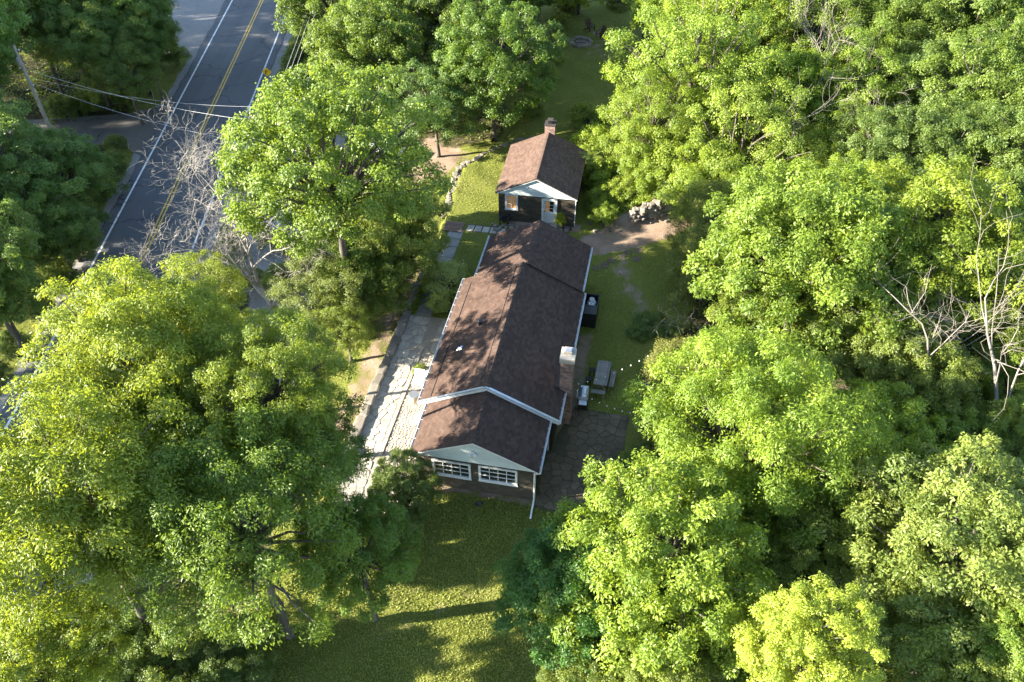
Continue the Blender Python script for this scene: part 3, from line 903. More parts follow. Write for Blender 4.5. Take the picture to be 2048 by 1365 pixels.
# main section walls
MB().box(-3.4, 3.4, 3.55, 13.45, 0, 2.42).add([(-3.3, 3.56, 2.42), (3.3, 3.56, 2.42), (0, 3.56, 4.3), (-3.3, 13.4, 2.42), (3.3, 13.4, 2.42), (0, 13.4, 4.3)],
    [(0, 1, 2), (3, 5, 4)]).put('main_wall', 'darkwall', house)
MB().box(-2.75, 3.3, 13.46, 17.7, 0, 2.62).add([(-2.7, 17.69, 2.62), (3.25, 17.69, 2.62), (0.31, 17.69, 4.3)], [(0, 1, 2)]).put('far_wall', 'darkwall', house)
# stepped gable trim over the near section: two boards one behind the other
rake_boards(house, (-3.72, 2.60), (-0.03, 4.49), (3.74, 2.60), 3.37, 0.17, 0.05)
rake_boards(house, (-3.45, 2.60), (-0.03, 4.35), (3.47, 2.60), 3.43, 0.15, 0.03, 'siding')
MB().add([(-3.74, 3.3, 2.66), (-0.03, 3.3, 4.55), (-0.03, 3.43, 4.55), (-3.74, 3.43, 2.66), (3.76, 3.3, 2.66), (3.76, 3.43, 2.66)],
         [(0, 1, 2, 3), (1, 4, 5, 2)]).put('drip_edge', 'steel', house)
# gable lamp
lm = MB().lathe([(0.05, 0), (0.06, 0.03), (0.05, 0.05)], (0, 0, 0), 12).put('gable_lamp', 'white', house, loc=(0.0, 0.06, 3.42), rot=(R(90), 0, 0))
for sx in (-1, 1):
    MB().lathe([(0.035, 0), (0.10, 0.17), (0.09, 0.19)], (0, 0, 0), 12).put('lamp_head', 'white', lm, loc=(sx * 0.06, -0.02, 0.06), rot=(R(40), sx * R(50), 0))
# gutters and downspout
gutter(house, -3.20, 2.66, 0.0, 3.3, -1); gutter(house, 3.26, 2.66, 0.0, 3.3, 1)
gutter(house, -3.70, 2.61, 3.38, 13.6, -1); gutter(house, 3.72, 2.61, 3.38, 13.6, 1)
gutter(house, -2.99, 2.83, 13.65, 17.9, -1); gutter(house, 3.58, 2.83, 13.65, 17.9, 1)
MB().box(3.6, 3.83, 13.6, 13.63, 2.5, 2.62).put('gutter_return', 'white', house)
MB().box(3.37, 3.83, 3.33, 3.36, 2.5, 2.62).put('gutter_return', 'white', house)
MB().box(-3.81, -3.31, 3.33, 3.36, 2.5, 2.62).put('gutter_return', 'white', house)
MB().bar((3.31, 0.05, 2.56), (3.05, 0.10, 2.36), 0.09, 0.07).bar((3.05, 0.10, 2.40), (3.03, 0.11, 0.22), 0.09, 0.07).bar((3.03, 0.12, 0.26), (3.03, -0.95, 0.07), 0.09, 0.07).put('downspout', 'white', house)
MB().bar((3.40, 3.40, 2.5), (3.20, 3.46, 2.3), 0.08, 0.06).bar((3.20, 3.46, 2.33), (3.20, 3.46, 0.1), 0.08, 0.06).put('downspout', 'white', house)
# flashing seams on the main roof
def on_roof(u, er=3.72, ez=2.61, ru=-0.03, rz=4.50): return ez + (rz - ez) * (er - abs(u)) / (er - abs(ru))
for u, wa, wb in ((-3.12, 3.6, 12.9), (3.05, 6.4, 12.8), (3.05, 3.9, 4.8), (-0.42, 3.7, 13.4)):
    MB().add([(u - .016, wa, on_roof(u - .016) + .036), (u + .016, wa, on_roof(u + .016) + .036), (u + .016, wb, on_roof(u + .016) + .036), (u - .016, wb, on_roof(u - .016) + .036),
              (u - .016, wa, on_roof(u) - .0), (u + .016, wa, on_roof(u)), (u + .016, wb, on_roof(u)), (u - .016, wb, on_roof(u))], [(0, 1, 2, 3), (4, 5, 1, 0), (5, 6, 2, 1), (7, 4, 0, 3)]).put('seam', 'flashing', r2)
# roof vents
zv = on_roof(-1.55)
MB().lathe([(0.09, -0.1), (0.09, 0.22), (0.15, 0.23), (0.16, 0.3), (0.1, 0.36), (0.01, 0.37)], (0, 0, 0), 14).put('vent_cap', 'black', house, loc=(-1.55, 8.6, zv))
zv = on_roof(-2.35)
vp = MB().lathe([(0.035, -0.1), (0.035, 0.38)], (0, 0, 0), 10).put('vent_pipe', 'black', house, loc=(-2.35, 6.95, zv))
MB().add([(-.16, -.16, -.045), (.16, -.16, .125), (.16, .14, .125), (-.16, .14, -.045), (-.04, -.04, .16), (.04, -.04, .18), (.04, .04, .18), (-.04, .04, .16)], BOXF).put('vent_flashing', 'steel', vp)
# chimney
ch = bricks(house, 3.42, 4.08, 5.5, 6.25, 0.0, 4.80, 4)
MB().box(3.36, 4.14, 5.43, 6.32, 4.80, 5.12).put('chimney_cap', 'concrete', ch)
MB().box(3.55, 3.95, 5.78, 6.18, 5.12, 5.30).put('flue', 'concrete', ch)
MB().box(3.60, 3.90, 5.83, 6.13, 5.302, 5.33).put('flue_cover', 'steel', ch)
MB().box(3.2, 3.43, 5.42, 6.33, 2.75, 2.98).put('chimney_flashing', 'flashing', ch)

# --- the cottage
cot = thing('small_cottage', 'small square dark block cottage with faded brown roof and white door', 'cottage', (COT_O[0], COT_O[1], 0), -COT_YAW)
roof(cot, (-2.89, 2.51), (0.0, 3.89), (2.87, 2.51), 0.0, 6.3, 'shingle_light', 21)
block_wall(cot, -2.72, 2.68, 0.0, 2.4, 0.25, [(-2.19, -1.38, 1.04, 2.23), (0.42, 1.42, 0.0, 2.16)])
lap_siding(cot, (-2.75, 2.72, 2.36, 0.0, 3.75), 0.14, 'siding')
rake_boards(cot, (-2.87, 2.49), (0.0, 3.87), (2.85, 2.49), 0.03, 0.10)
MB().box(-2.72, -2.54, 0.435, 6.1, 0, 2.4).put('side_wall', 'block', cot)
MB().box(2.50, 2.68, 0.435, 6.1, 0, 2.4).put('side_wall', 'block', cot)
MB().box(-2.53, 2.49, 5.92, 6.1, 0, 2.4).add([(-2.6, 6.09, 2.4), (2.6, 6.09, 2.4), (0, 6.09, 3.7)], [(0, 1, 2)]).put('back_wall', 'block', cot)
grid_window(cot, -2.25, -1.33, 0.98, 2.28, 0.25, 2, 3, 'lit', fw=0.13)
dr = MB().box(0.37, 0.52, 0.16, 0.30, 0.02, 2.2).box(1.30, 1.46, 0.16, 0.30, 0.02, 2.2).box(0.37, 1.46, 0.155, 0.30, 2.06, 2.205).put('door_frame', 'white', cot)
door = MB().box(0.53, 1.29, 0.29, 0.34, 0.08, 1.05).box(0.53, 0.63, 0.29, 0.34, 1.05, 2.05).box(1.19, 1.29, 0.29, 0.34, 1.05, 2.05).box(0.63, 1.19, 0.29, 0.34, 1.93, 2.05).box(0.64, 0.88, 0.275, 0.29, 0.2, 0.95).box(0.94, 1.18, 0.275, 0.29, 0.2, 0.95).put('door', 'white', cot)
for i in range(2):
    for j in range(3):
        MB().box(0.635 + i * 0.278, 0.90 + i * 0.278, 0.31, 0.32, 1.06 + j * 0.29, 1.335 + j * 0.29).put('pane', 'lit' if i == 0 else 'glass', door)
MB().box(0.898, 0.916, 0.285, 0.335, 1.05, 1.93).put('muntin', 'white', door)
for j in range(2): MB().box(0.63, 1.19, 0.288, 0.333, 1.338 + j * 0.29, 1.352 + j * 0.29).put('muntin', 'white', door)
MB().lathe([(0.02, 0), (0.02, 0.04), (0.035, 0.05), (0.03, 0.08)], (0, 0, 0), 10).put('door_knob', 'black', door, loc=(0.58, 0.29, 1.1), rot=(R(90), 0, 0))
MB().box(0.3, 1.5, -0.35, 0.2, 0, 0.09).put('doorstep', 'concrete', cot)
cc = bricks(cot, -0.32, 0.42, 6.12, 6.8, 0, 4.45, 8)
MB().box(-0.36, 0.46, 6.08, 6.84, 4.45, 4.53).put('chimney_cap', 'flashing', cc)
MB().box(-0.12, 0.2, 6.3, 6.62, 4.53, 4.72).put('flue', 'black', cc)
MB().box(-0.17, 0.25, 6.25, 6.67, 4.80, 4.83).box(-0.1, -0.07, 6.3, 6.33, 4.72, 4.80).box(0.15, 0.18, 6.3, 6.33, 4.72, 4.80).put('flue_cover', 'flashing', cc)
MB().bar((2.86, 0.06, 2.42), (2.74, 0.2, 2.2), 0.06, 0.05).bar((2.74, 0.2, 2.22), (2.74, 0.2, 0.1), 0.06, 0.05).put('downspout', 'white', cot)
# ------------------------------------------------------------------ vegetation
def unit(a): return a / np.maximum(np.linalg.norm(a, axis=-1, keepdims=True), 1e-6)

def leaf_mesh(name, P, D, Nn, L, W, tone, mat, fold=0.18):
    n = len(P); D = unit(D); S = unit(np.cross(Nn, D)); Nn = unit(np.cross(D, S))
    L = np.broadcast_to(L, (n,))[:, None]; W = np.broadcast_to(W, (n,))[:, None]
    V = np.empty((n, 4, 3), np.float32)
    V[:, 0] = P; V[:, 2] = P + D * L - Nn * L * 0.12
    mid = P + D * L * 0.48 + Nn * W * fold
    V[:, 1] = mid + S * W * 0.5; V[:, 3] = mid - S * W * 0.5
    b = np.arange(n, dtype=np.int32)[:, None] * 4
    Fc = np.concatenate([b + np.array([[0, 1, 2]]), b + np.array([[0, 2, 3]])], 1).reshape(-1, 3)
    me = mesh_np(name, V.reshape(-1, 3), Fc, np.repeat(tone, 2))
    me.materials.append(M[mat])
    return me

def sprays(g, C, axis, n_leaf, spread, L, Wr, droop=0.25, updir=0.55, tone=None, flat=0.35, jitter=0.35):
    """rosettes of leaves at points C; returns leaf arrays"""
    m = len(C)
    ax = unit(axis * (1 - updir) + np.array([0, 0, 1.0]) * updir + g.normal(0, 0.25, (m, 3)))
    t1 = unit(np.cross(ax, g.normal(0, 1, (m, 3)))); t2 = np.cross(ax, t1)
    idx = np.repeat(np.arange(m), n_leaf); n = len(idx)
    ang = g.uniform(0, 2 * np.pi, n); rad = np.sqrt(g.uniform(0, 1, n))
    radial = t1[idx] * np.cos(ang)[:, None] + t2[idx] * np.sin(ang)[:, None]
    P = C[idx] + radial * (rad * spread)[:, None] + ax[idx] * (g.normal(0, flat, n) * spread)[:, None]
    D = radial + g.normal(0, 0.35, (n, 3)) + np.array([0, 0, -droop])
    Nn = ax[idx] + g.normal(0, jitter, (n, 3))
    ln = L * g.uniform(0.7, 1.25, n)
    base = tone if tone is not None else g.uniform(0.25, 0.75, m)
    tn = np.clip(base[idx] + g.normal(0, 0.11, n), 0, 1)
    return P, D, Nn, ln, ln * Wr, tn

def poisson_shell(g, n, lo, hi, zmin, dmin, tries=40):
    pts = []
    for _ in range(n * tries):
        d = g.normal(0, 1, 3); d /= np.linalg.norm(d)
        if d[2] < zmin: continue
        p = d * g.uniform(lo, hi)
        if all(np.sum((p - q) ** 2) > dmin * dmin for q in pts):
            pts.append(p)
            if len(pts) >= n: break
    return np.array(pts)

def lumpy(g, d, amp, k=7):
    """smooth random bumps on the sphere of directions"""
    dirs = unit(g.normal(0, 1, (k, 3))); h = g.uniform(-0.6, 1, k)
    return 1 + amp * np.sum(h * np.exp(-3.2 * (1 - d @ dirs.T)), 1)

def make_crown(name, seed, Rr=5.0, Hz=4.2, clumps=110, per=17, leaves=22, L=0.20, Wr=0.5, rc=0.95, spread=0.32, zmin=-0.55, dmin=0.23, lo=0.45, amp=0.22, updir=0.5, droop=0.25, mat='leaf', flat=0.35, pyramid=0.0):
    g = np.random.default_rng(seed)
    U = poisson_shell(g, clumps, lo, 1.0, zmin, dmin)
    d = unit(U); k = lumpy(g, d, amp)
    if pyramid: k = k * (1 - pyramid * np.clip(d[:, 2], -1, 1))
    C = U * k[:, None] * np.array([Rr, Rr, Hz])
    r_c = rc * g.uniform(0.65, 1.25, len(C))
    m = len(C); idx = np.repeat(np.arange(m), per)
    dd = unit(g.normal(0, 1, (len(idx), 3)) + d[idx] * 0.75 + np.array([0, 0, 0.45]))
    S = C[idx] + dd * (r_c[idx] * g.uniform(0.45, 1.05, len(idx)))[:, None] * np.array([1, 1, 0.72])
    ctone = g.uniform(0.25, 0.8, m)
    P, D, Nn, ln, wd, tn = sprays(g, S, dd, leaves, spread, L, Wr, droop, updir, ctone[idx] + g.normal(0, 0.08, len(idx)), flat)
    me = leaf_mesh(name, P, D, Nn, ln, wd, tn, mat)
    # limbs
    mb = MB(); rl = random.Random(seed)
    z0 = -Hz * 0.75
    order = np.argsort(-np.linalg.norm(C, axis=1))
    for i in order[: min(m, 46)]:
        c = Vector(C[i]); t_ = rl.uniform(0.0, 0.75)
        s0 = Vector((rl.uniform(-.1, .1), rl.uniform(-.1, .1), z0 + (c.z - z0) * 0.35 * t_ + 0.2))
        mid = s0.lerp(c, 0.5) + Vector((rl.uniform(-.5, .5), rl.uniform(-.5, .5), rl.uniform(0, .7)))
        q1 = s0.lerp(mid, 0.5) + Vector((0, 0, -0.15)); q2 = mid.lerp(c, 0.55) + Vector((rl.uniform(-.25, .25), rl.uniform(-.25, .25), .1))
        r0 = 0.035 + 0.012 * (c - s0).length
        mb.tube([s0, q1, mid, q2, c + (c - q2) * 0.35], [r0 * 1.3, r0, r0 * .7, r0 * .4, r0 * .12], 5, cap=False)
    mb.tube([(0, 0, z0), (0.1, -0.05, z0 * 0.35), (-0.05, 0.1, Hz * 0.25), (0.1, 0.1, Hz * 0.7)], [0.24, 0.19, 0.12, 0.04], 7, cap=False)
    bme = mb.mesh(name + '_limbs'); bme.materials.append(M['bark'])
    return me, bme, Rr, Hz

CROWNS = {}
def crown(key):
    if key in CROWNS: return CROWNS[key]
    k, s = key[:-1], int(key[-1])
    if k == 'maple':   # dense, broad leaf, big rounded clumps
        r_ = make_crown('maple_crown', 100 + s, 5.0, 4.4, 150, 18, 26, 0.165, 0.72, 0.85, 0.33, dmin=0.19, amp=0.34)
    elif k == 'ash':   # finer narrow leaves
        r_ = make_crown('ash_crown', 200 + s, 5.0, 4.2, 165, 17, 30, 0.17, 0.38, 0.8, 0.36, dmin=0.17, amp=0.38, updir=0.4, droop=0.35)
    elif k == 'oak':   # glossy rosettes
        r_ = make_crown('oak_crown', 300 + s, 5.0, 4.4, 160, 17, 26, 0.19, 0.46, 0.8, 0.29, dmin=0.175, amp=0.36, updir=0.45, droop=0.15)
    elif k == 'locust':  # open, airy, grey limbs showing
        r_ = make_crown('airy_crown', 400 + s, 4.6, 5.0, 90, 19, 25, 0.145, 0.6, 0.85, 0.32, dmin=0.24, amp=0.35, lo=0.35, updir=0.55)
    elif k == 'cedar':
        r_ = make_crown('cedar_crown', 500 + s, 2.4, 4.2, 95, 20, 28, 0.13, 0.26, 0.55, 0.22, zmin=-0.9, dmin=0.2, lo=0.5, amp=0.15, updir=0.15, droop=-0.5, mat='cedar', flat=0.7, pyramid=0.42)
    elif k == 'shrub':
        r_ = make_crown('shrub_crown', 600 + s, 1.6, 1.3, 40, 14, 18, 0.13, 0.5, 0.42, 0.22, zmin=-0.35, dmin=0.3, lo=0.4, amp=0.25)
    CROWNS[key] = r_
    return r_

def trunk_mesh(seed):
    rl = random.Random(seed); mb = MB()
    pts, rad = [], []
    for i in range(7):
        t_ = i / 6
        pts.append((rl.uniform(-.12, .12) * (0 < i < 6), rl.uniform(-.12, .12) * (0 < i < 6), t_))
        rad.append((0.30 if i == 0 else 0.24) * (1 - 0.35 * t_))
    return mb.tube(pts, rad, 9, cap=False).mesh('trunk')
TRUNKS = [trunk_mesh(s) for s in range(4)]
for t_ in TRUNKS:
    t_.materials.append(M['bark']); t_.polygons.foreach_set('use_smooth', [True] * len(t_.polygons))

TREE_N = [0]
def tree(name, label, kind, x, y, zc, Rr, tint=(1, 1, 1), zf=1.0, group=None, cat='tree', rz=None, lean=(0, 0)):
    """tree standing at x,y; zc crown centre height above the datum, Rr crown radius"""
    TREE_N[0] += 1
    g = random.Random(TREE_N[0] * 13)
    cm, lm_, R0, H0 = crown(kind)
    z0 = gz(x, y) - 0.06
    t = thing(name, label, cat, (x, y, z0), g.uniform(0, 6.28) if rz is None else rz, group)
    s = (0.93 if x > 6 else 0.88) * Rr / R0; h = zc - z0
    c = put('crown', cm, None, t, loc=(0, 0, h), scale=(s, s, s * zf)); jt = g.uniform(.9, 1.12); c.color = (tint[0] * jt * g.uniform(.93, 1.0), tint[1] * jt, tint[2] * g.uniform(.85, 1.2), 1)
    put('branches', lm_, None, t, loc=(0, 0, h), scale=(s, s, s * zf))
    hb = h - H0 * s * zf * 0.72
    if hb < 0.4: hb = max(0.4, h * 0.4)
    kk = max(0.55, min(1.15, s * 1.05))
    put('trunk', TRUNKS[g.randrange(4)], None, t, scale=(kk, kk, hb))
    return t

def tree_px(name, label, kind, px, py, zc, rpx, **k):
    p = at(px, py, zc)
    depth = p.y * math.cos(PITCH) - (p.z - CAM_H) * math.sin(PITCH)
    return tree(name, label, kind, p.x, p.y, zc, rpx * depth / F_PX, **k)

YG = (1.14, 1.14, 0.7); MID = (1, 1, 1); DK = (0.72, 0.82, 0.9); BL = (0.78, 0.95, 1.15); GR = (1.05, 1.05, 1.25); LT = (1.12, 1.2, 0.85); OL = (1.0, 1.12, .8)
# left foreground
tree_px('ash_tree', 'broad yellow-green tree beside the road, its crown hiding the near lane', 'ash1', 290, 700, 12.0, 225, tint=YG)
tree_px('ash_tree', 'sunlit tree whose crown stands before the dead grey tree', 'ash2', 530, 770, 11.0, 165, tint=YG)
tree_px('ash_tree', 'tall tree with bright yellow-green crown, highest of those beside the near lawn', 'ash1', 145, 1005, 11.4, 285, tint=YG, rz=1.0)
tree_px('ash_tree', 'tall shaded tree overhanging the sunny patch of the near lawn', 'ash2', 478, 1025, 9.6, 238, tint=(.72, .82, .62), rz=2.0)  # leaf tint darkened: shade of the neighbouring crowns put into the colour
tree_px('airy_tree', 'airy tree behind the yellow-green roadside crown, dappling the house roof', 'locust1', 470, 705, 8.6, 90, tint=YG)
tree_px('airy_tree', 'airy tree crown between the road lane and the dead grey tree', 'locust2', 405, 600, 8.3, 95, tint=YG)
tree_px('maple_tree', 'green maple crown over the near end of the retaining wall', 'maple1', 588, 885, 7.6, 122, tint=(.66, .8, .68))  # darker leaf tint stands in for shade thrown by the taller trees
tree('shade_maple', 'hidden low maple added under the tall trees to shade the lawn below the gable', 'maple2', -13.2, 20.4, 4.2, 2.6, tint=DK)  # hidden under the crowns; added for its shadow on the lawn
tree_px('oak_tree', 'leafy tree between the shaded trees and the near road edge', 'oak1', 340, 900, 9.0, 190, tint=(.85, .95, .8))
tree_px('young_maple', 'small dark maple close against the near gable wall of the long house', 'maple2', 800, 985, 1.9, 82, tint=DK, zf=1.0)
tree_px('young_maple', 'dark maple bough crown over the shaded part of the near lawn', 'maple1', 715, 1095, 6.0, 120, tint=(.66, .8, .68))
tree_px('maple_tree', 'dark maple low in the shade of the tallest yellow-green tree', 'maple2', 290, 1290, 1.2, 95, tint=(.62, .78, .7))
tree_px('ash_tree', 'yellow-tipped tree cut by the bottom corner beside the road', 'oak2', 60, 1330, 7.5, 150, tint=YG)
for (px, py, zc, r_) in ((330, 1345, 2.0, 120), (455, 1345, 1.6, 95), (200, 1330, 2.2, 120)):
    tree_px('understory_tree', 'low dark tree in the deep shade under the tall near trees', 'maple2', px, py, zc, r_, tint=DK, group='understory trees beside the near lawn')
# centre left
tree_px('maple_tree', 'big round sunlit maple next to the road, above the dead grey tree', 'maple1', 655, 328, 11.2, 198, tint=(.95, 1.04, .85), rz=.4)
tree_px('maple_tree', 'dark green maple hanging over the garden path and patio wall', 'maple2', 775, 470, 3.6, 122, tint=MID)
tree_px('maple_tree', 'pale thin-leaved tree growing up beside the dead grey tree base', 'locust1', 650, 590, 2.6, 95, tint=GR)
tree_px('maple_tree', 'small leafy tree at the stone wall opposite the variegated bush', 'locust2', 690, 660, 1.8, 70, tint=MID)
tree_px('maple_tree', 'dark full maple above the bare slope left of the patio wall', 'maple1', 715, 545, 2.6, 105, tint=(.75, .88, .8), rz=3)
tree_px('maple_tree', 'leafy tree under the big round maple next to the driveway', 'maple2', 700, 400, 4.0, 120, tint=MID, rz=2)
# top centre
tree_px('maple_tree', 'tall full maple beside the power lines by the road', 'maple2', 735, 105, 5.5, 125, tint=(.72, .84, .72), rz=1)
tree_px('maple_tree', 'dense dark maple behind the cottage chimney', 'maple1', 985, 130, 6.0, 122, tint=(.58, .75, .75), rz=2.2)
tree_px('maple_tree', 'dark maple standing between the power line maple and the chimney maple', 'maple1', 870, 215, 3.6, 95, tint=BL)
for (px, py, zc, r_) in ((660, -10, 6, 110), (800, 10, 6.5, 120), (900, 40, 6, 100), (980, 0, 6, 115), (860, -90, 7, 130), (1080, -60, 6, 90), (720, -90, 7, 120), (600, -70, 6, 90), (990, -100, 7, 120)):
    tree_px('maple_tree', 'dark maple in the wood behind the fire pit lawn', 'maple2' if px % 3 else 'maple1', px, py, zc, r_, tint=(.6, .75, .72) if px % 2 else (.7, .82, .7), group='maples behind the fire pit lawn')
# top left, across the road
for (px, py, zc, r_) in ((285, 75, 4, 74), (245, 135, 3.2, 80), (250, 40, 5, 95), (165, 80, 4.5, 92), (60, 30, 6, 105), (160, 10, 6, 100), (-70, 120, 6, 100), (265, -30, 6, 90), (45, 318, 3.0, 88), (120, 350, 2.8, 95), (40, 430, 3.2, 110), (110, 470, 2.0, 90), (-10, 590, 3.0, 85), (-60, 330, 6, 130), (-110, 220, 7, 110), (-60, 520, 6, 120), (90, -60, 8, 120), (230, -80, 8, 120), (-90, 60, 9, 130)):
    tree_px('woodland_tree', 'dark green tree in the shaded wood across the road', ('maple1', 'ash2', 'maple2', 'oak1')[px % 4], px, py, zc, r_, tint=DK if py % 2 else BL, group='trees in the wood across the road')
# trees of that wood standing left of the view; they shade the road
for (x, y, zc, r_) in ((-56, 26, 11, 6.5), (-57, 38, 13, 7), (-60, 49, 13, 7), (-61, 60, 13, 7), (-64, 72, 13, 7), (-68, 84, 13, 7), (-58, 15, 9, 6), (-72, 52, 14, 7.5), (-74, 66, 14, 7.5), (-66, 96, 12, 7)):
    tree('woodland_tree', 'dark green tree in the shaded wood across the road', 'maple1', x, y, zc, r_, tint=DK, group='trees in the wood across the road')
# right foreground
tree_px('oak_tree', 'large round oak standing between the near lawn and the side terrace', 'oak1', 1330, 1130, 6.8, 228, tint=LT, rz=.8)
tree_px('oak_tree', 'oak tinted a shaded blue-green at the edge of the near lawn', 'oak2', 1150, 1185, 5.0, 165, tint=(.42, .72, .85))  # blue shade from the trees across the lawn is mixed into this tint
tree_px('ash_tree', 'large bright green ash next to the olive cedar, facing the picnic table', 'ash2', 1500, 860, 7.0, 222, tint=LT, rz=3)
tree_px('maple_tree', 'bright light-green young tree in front of the grey-green oak', 'maple2', 1610, 1290, 8.5, 138, tint=(1.55, 1.5, 1.15))
tree_px('oak_tree', 'grey-green oak near the bottom corner right of the pale young tree', 'oak2', 1900, 1120, 6.2, 230, tint=GR, rz=1.7)
tree_px('oak_tree', 'broad oak with yellowish leaves behind the olive cedars', 'oak1', 1610, 500, 7.4, 205, tint=LT, rz=2.5)
tree_px('oak_tree', 'oak crown next to the upright bone-white dead tree', 'oak2', 1870, 480, 7.5, 175, tint=YG, rz=4)
for (px, py, zc, r_) in ((1730, 700, 4.5, 130), (1760, 900, 4.0, 140), (1720, 1060, 4.5, 140), (1450, 1290, 4.0, 120), (1330, 1370, 5, 120), (1800, 1330, 5.5, 150), (2020, 900, 3.0, 110), (2060, 1290, 7, 130), (1960, 1000, 3, 110), (1560, 640, 4, 120), (1990, 640, 4.5, 120), (1640, 1130, 4.5, 140), (1660, 980, 4, 140), (1560, 1050, 4, 130), (1820, 760, 4, 120), (1900, 900, 2.5, 110), (1480, 1180, 4, 120), (1700, 570, 6, 120), (1800, 620, 5, 110), (1850, 1020, 4, 120), (2040, 780, 3, 100), (1980, 1330, 6, 130), (1180, 1400, 4, 110)):
    tree_px('oak_tree', 'leafy oak in the sunlit wood around the bare white trees', 'oak1' if px % 3 else 'oak2', px, py, zc, r_, tint=MID if py % 3 else OL, group='oaks around the bare white trees')
# right, far
tree_px('airy_tree', 'airy bright green tree rising behind the field stone wall', 'locust1', 1392, 150, 7.0, 158, tint=LT, rz=1)
tree_px('airy_tree', 'pale green airy tree leaning over the fire pit lawn', 'locust2', 1305, 255, 5.5, 100, tint=LT)
tree_px('airy_tree', 'airy tree just right of the field stone wall, behind the first cedar', 'locust1', 1480, 300, 5.0, 135, tint=LT, rz=4)
for (px, py, zc, r_) in ((1500, 40, 7, 130), (1640, 60, 7, 120), (1580, 200, 5, 110), (1790, 80, 7, 130), (1930, 40, 8, 140), (1980, 190, 7, 120), (1850, 190, 5.5, 110), (1720, 300, 4, 95), (1400, -40, 7, 120), (1570, -80, 8, 130), (1740, -60, 8, 130), (1920, -90, 9, 140), (2080, 60, 8, 140), (2080, 330, 7, 130), (1345, 20, 5, 85), (2060, 480, 6, 120), (1300, -50, 6, 80), (1160, -30, 3, 60), (1620, 330, 3.6, 80), (1540, 420, 4.5, 90), (1720, 180, 6, 110), (1780, 340, 5.5, 110), (1880, 310, 6, 110), (1700, 400, 5, 100), (1450, 200, 5, 110), (1330, 330, 3.0, 80), (1420, 360, 3.5, 90)):
    dark = px > 1740
    tree_px('woodland_tree', 'tall tree in the far wood behind the leaning dead grey tree', ('locust2', 'maple1', 'oak2', 'locust1')[(px // 10) % 4] if not dark else ('maple1', 'oak2')[(px // 10) % 2], px, py, zc, r_, tint=DK if dark else LT, group='trees in the far wood')
# cedars
tree_px('cedar_tree', 'olive cedar beside the worn lawn path', 'cedar1', 1420, 520, 3.2, 82, tint=(1.2, 1.4, .9), zf=.9)
tree_px('cedar_tree', 'tall yellowish cedar between the dirt bank and the broad oak', 'cedar2', 1410, 440, 4.0, 70, tint=(1.2, 1.4, .9))
tree_px('cedar_tree', 'low olive cedar next to the purple flowers', 'cedar1', 1360, 730, 2.2, 66, tint=OL, zf=.75)
tree_px('cedar_tree', 'low brownish cedar at the end of the string lights', 'cedar2', 1345, 830, 2.0, 62, tint=OL, zf=.75)
tree_px('cedar_tree', 'pale feathery young cedar in front of the far wood', 'cedar2', 1790, 245, 4.5, 44, tint=(1.0, 1.25, 1.6), zf=.8)

# shrubs
def shrub(label, px, py, zc, rpx, tint, name='shrub', group=None, kind='shrub1', zf=1.0, x=None):
    return tree_px(name, label, kind, px, py, zc, rpx, tint=tint, group=group, cat='shrub', zf=zf)
shrub('variegated grey-green bush against the eave of the long house', 898, 572, 0.9, 50, (1.9, 1.75, 3.2), 'variegated_bush', kind='shrub1', zf=1.1)
shrub('pale lower half of the variegated bush nearest the patio flags', 885, 605, 0.7, 32, (1.9, 1.75, 3.2), 'variegated_bush', kind='shrub2')
for (px, py, r_) in ((1215, 400, 38), (1250, 390, 42), (1205, 350, 45), (1240, 330, 50), (1290, 395, 40), (1330, 395, 40), (1190, 290, 45), (1235, 260, 50), (1210, 430, 25), (1370, 405, 36), (1175, 240, 36), (1275, 345, 44), (1215, 300, 44)):
    shrub('leafy green shrub in the thicket beside the cottage', px, py, 1.0, r_, (1.15, 1.2, .9) if px % 4 else MID, 'thicket_shrub', 'thicket shrubs beside the cottage', kind='shrub%d' % (1 + px % 2))
for (px, py, r_) in ((600, 120, 38), (640, 150, 40), (590, 170, 36), (625, 90, 36), (675, 190, 36), (560, 200, 28), (650, 60, 34)):
    shrub('dark shrub under the power lines along the road', px, py, 0.2, r_, DK, 'roadside_shrub', 'shrubs under the power lines', kind='shrub%d' % (1 + px % 2))
for (px, py, r_) in ((200, 380, 42), (170, 440, 44), (220, 335, 36), (150, 500, 40), (120, 560, 40), (70, 620, 34), (20, 690, 36), (230, 290, 24), (300, 120, 34), (350, 110, 26), (260, 195, 30), (180, 205, 34), (120, 220, 34), (-10, 750, 30)):
    shrub('dark leafy bank shrub on the far verge of the road', px, py, -1.2, r_, DK, 'verge_shrub', 'shrubs on the far road verge', kind='shrub%d' % (1 + py % 2))
for (px, py, r_) in ((1300, 650, 34), (1340, 665, 26), (1275, 665, 22)):
    shrub('low dark shrub on the shaded lawn past the picnic table', px, py, 0.25, r_, DK, 'lawn_shrub', 'low shrubs past the picnic table', zf=.6)
for (px, py, r_) in ((1290, 905, 24), (1265, 935, 26), (1190, 960, 22)):
    shrub('small blue-green plant at the ragged edge of the side terrace', px, py, 0.3, r_, BL, 'terrace_plant', 'plants at the terrace edge', kind='shrub2')
shrub('bushy green plant in the gap behind the white cushioned chairs', 842, 742, 0.3, 16, YG, 'patio_plant')
for (px, py, r_) in ((1135, 12, 26), (1120, 45, 24), (1235, 5, 26), (1080, 150, 36), (1060, 220, 30), (1100, 110, 26)):
    shrub('leafy shrub at the edge of the fire pit lawn', px, py, 0.5, r_, MID, 'lawn_edge_shrub', 'shrubs around the fire pit lawn', kind='shrub2')
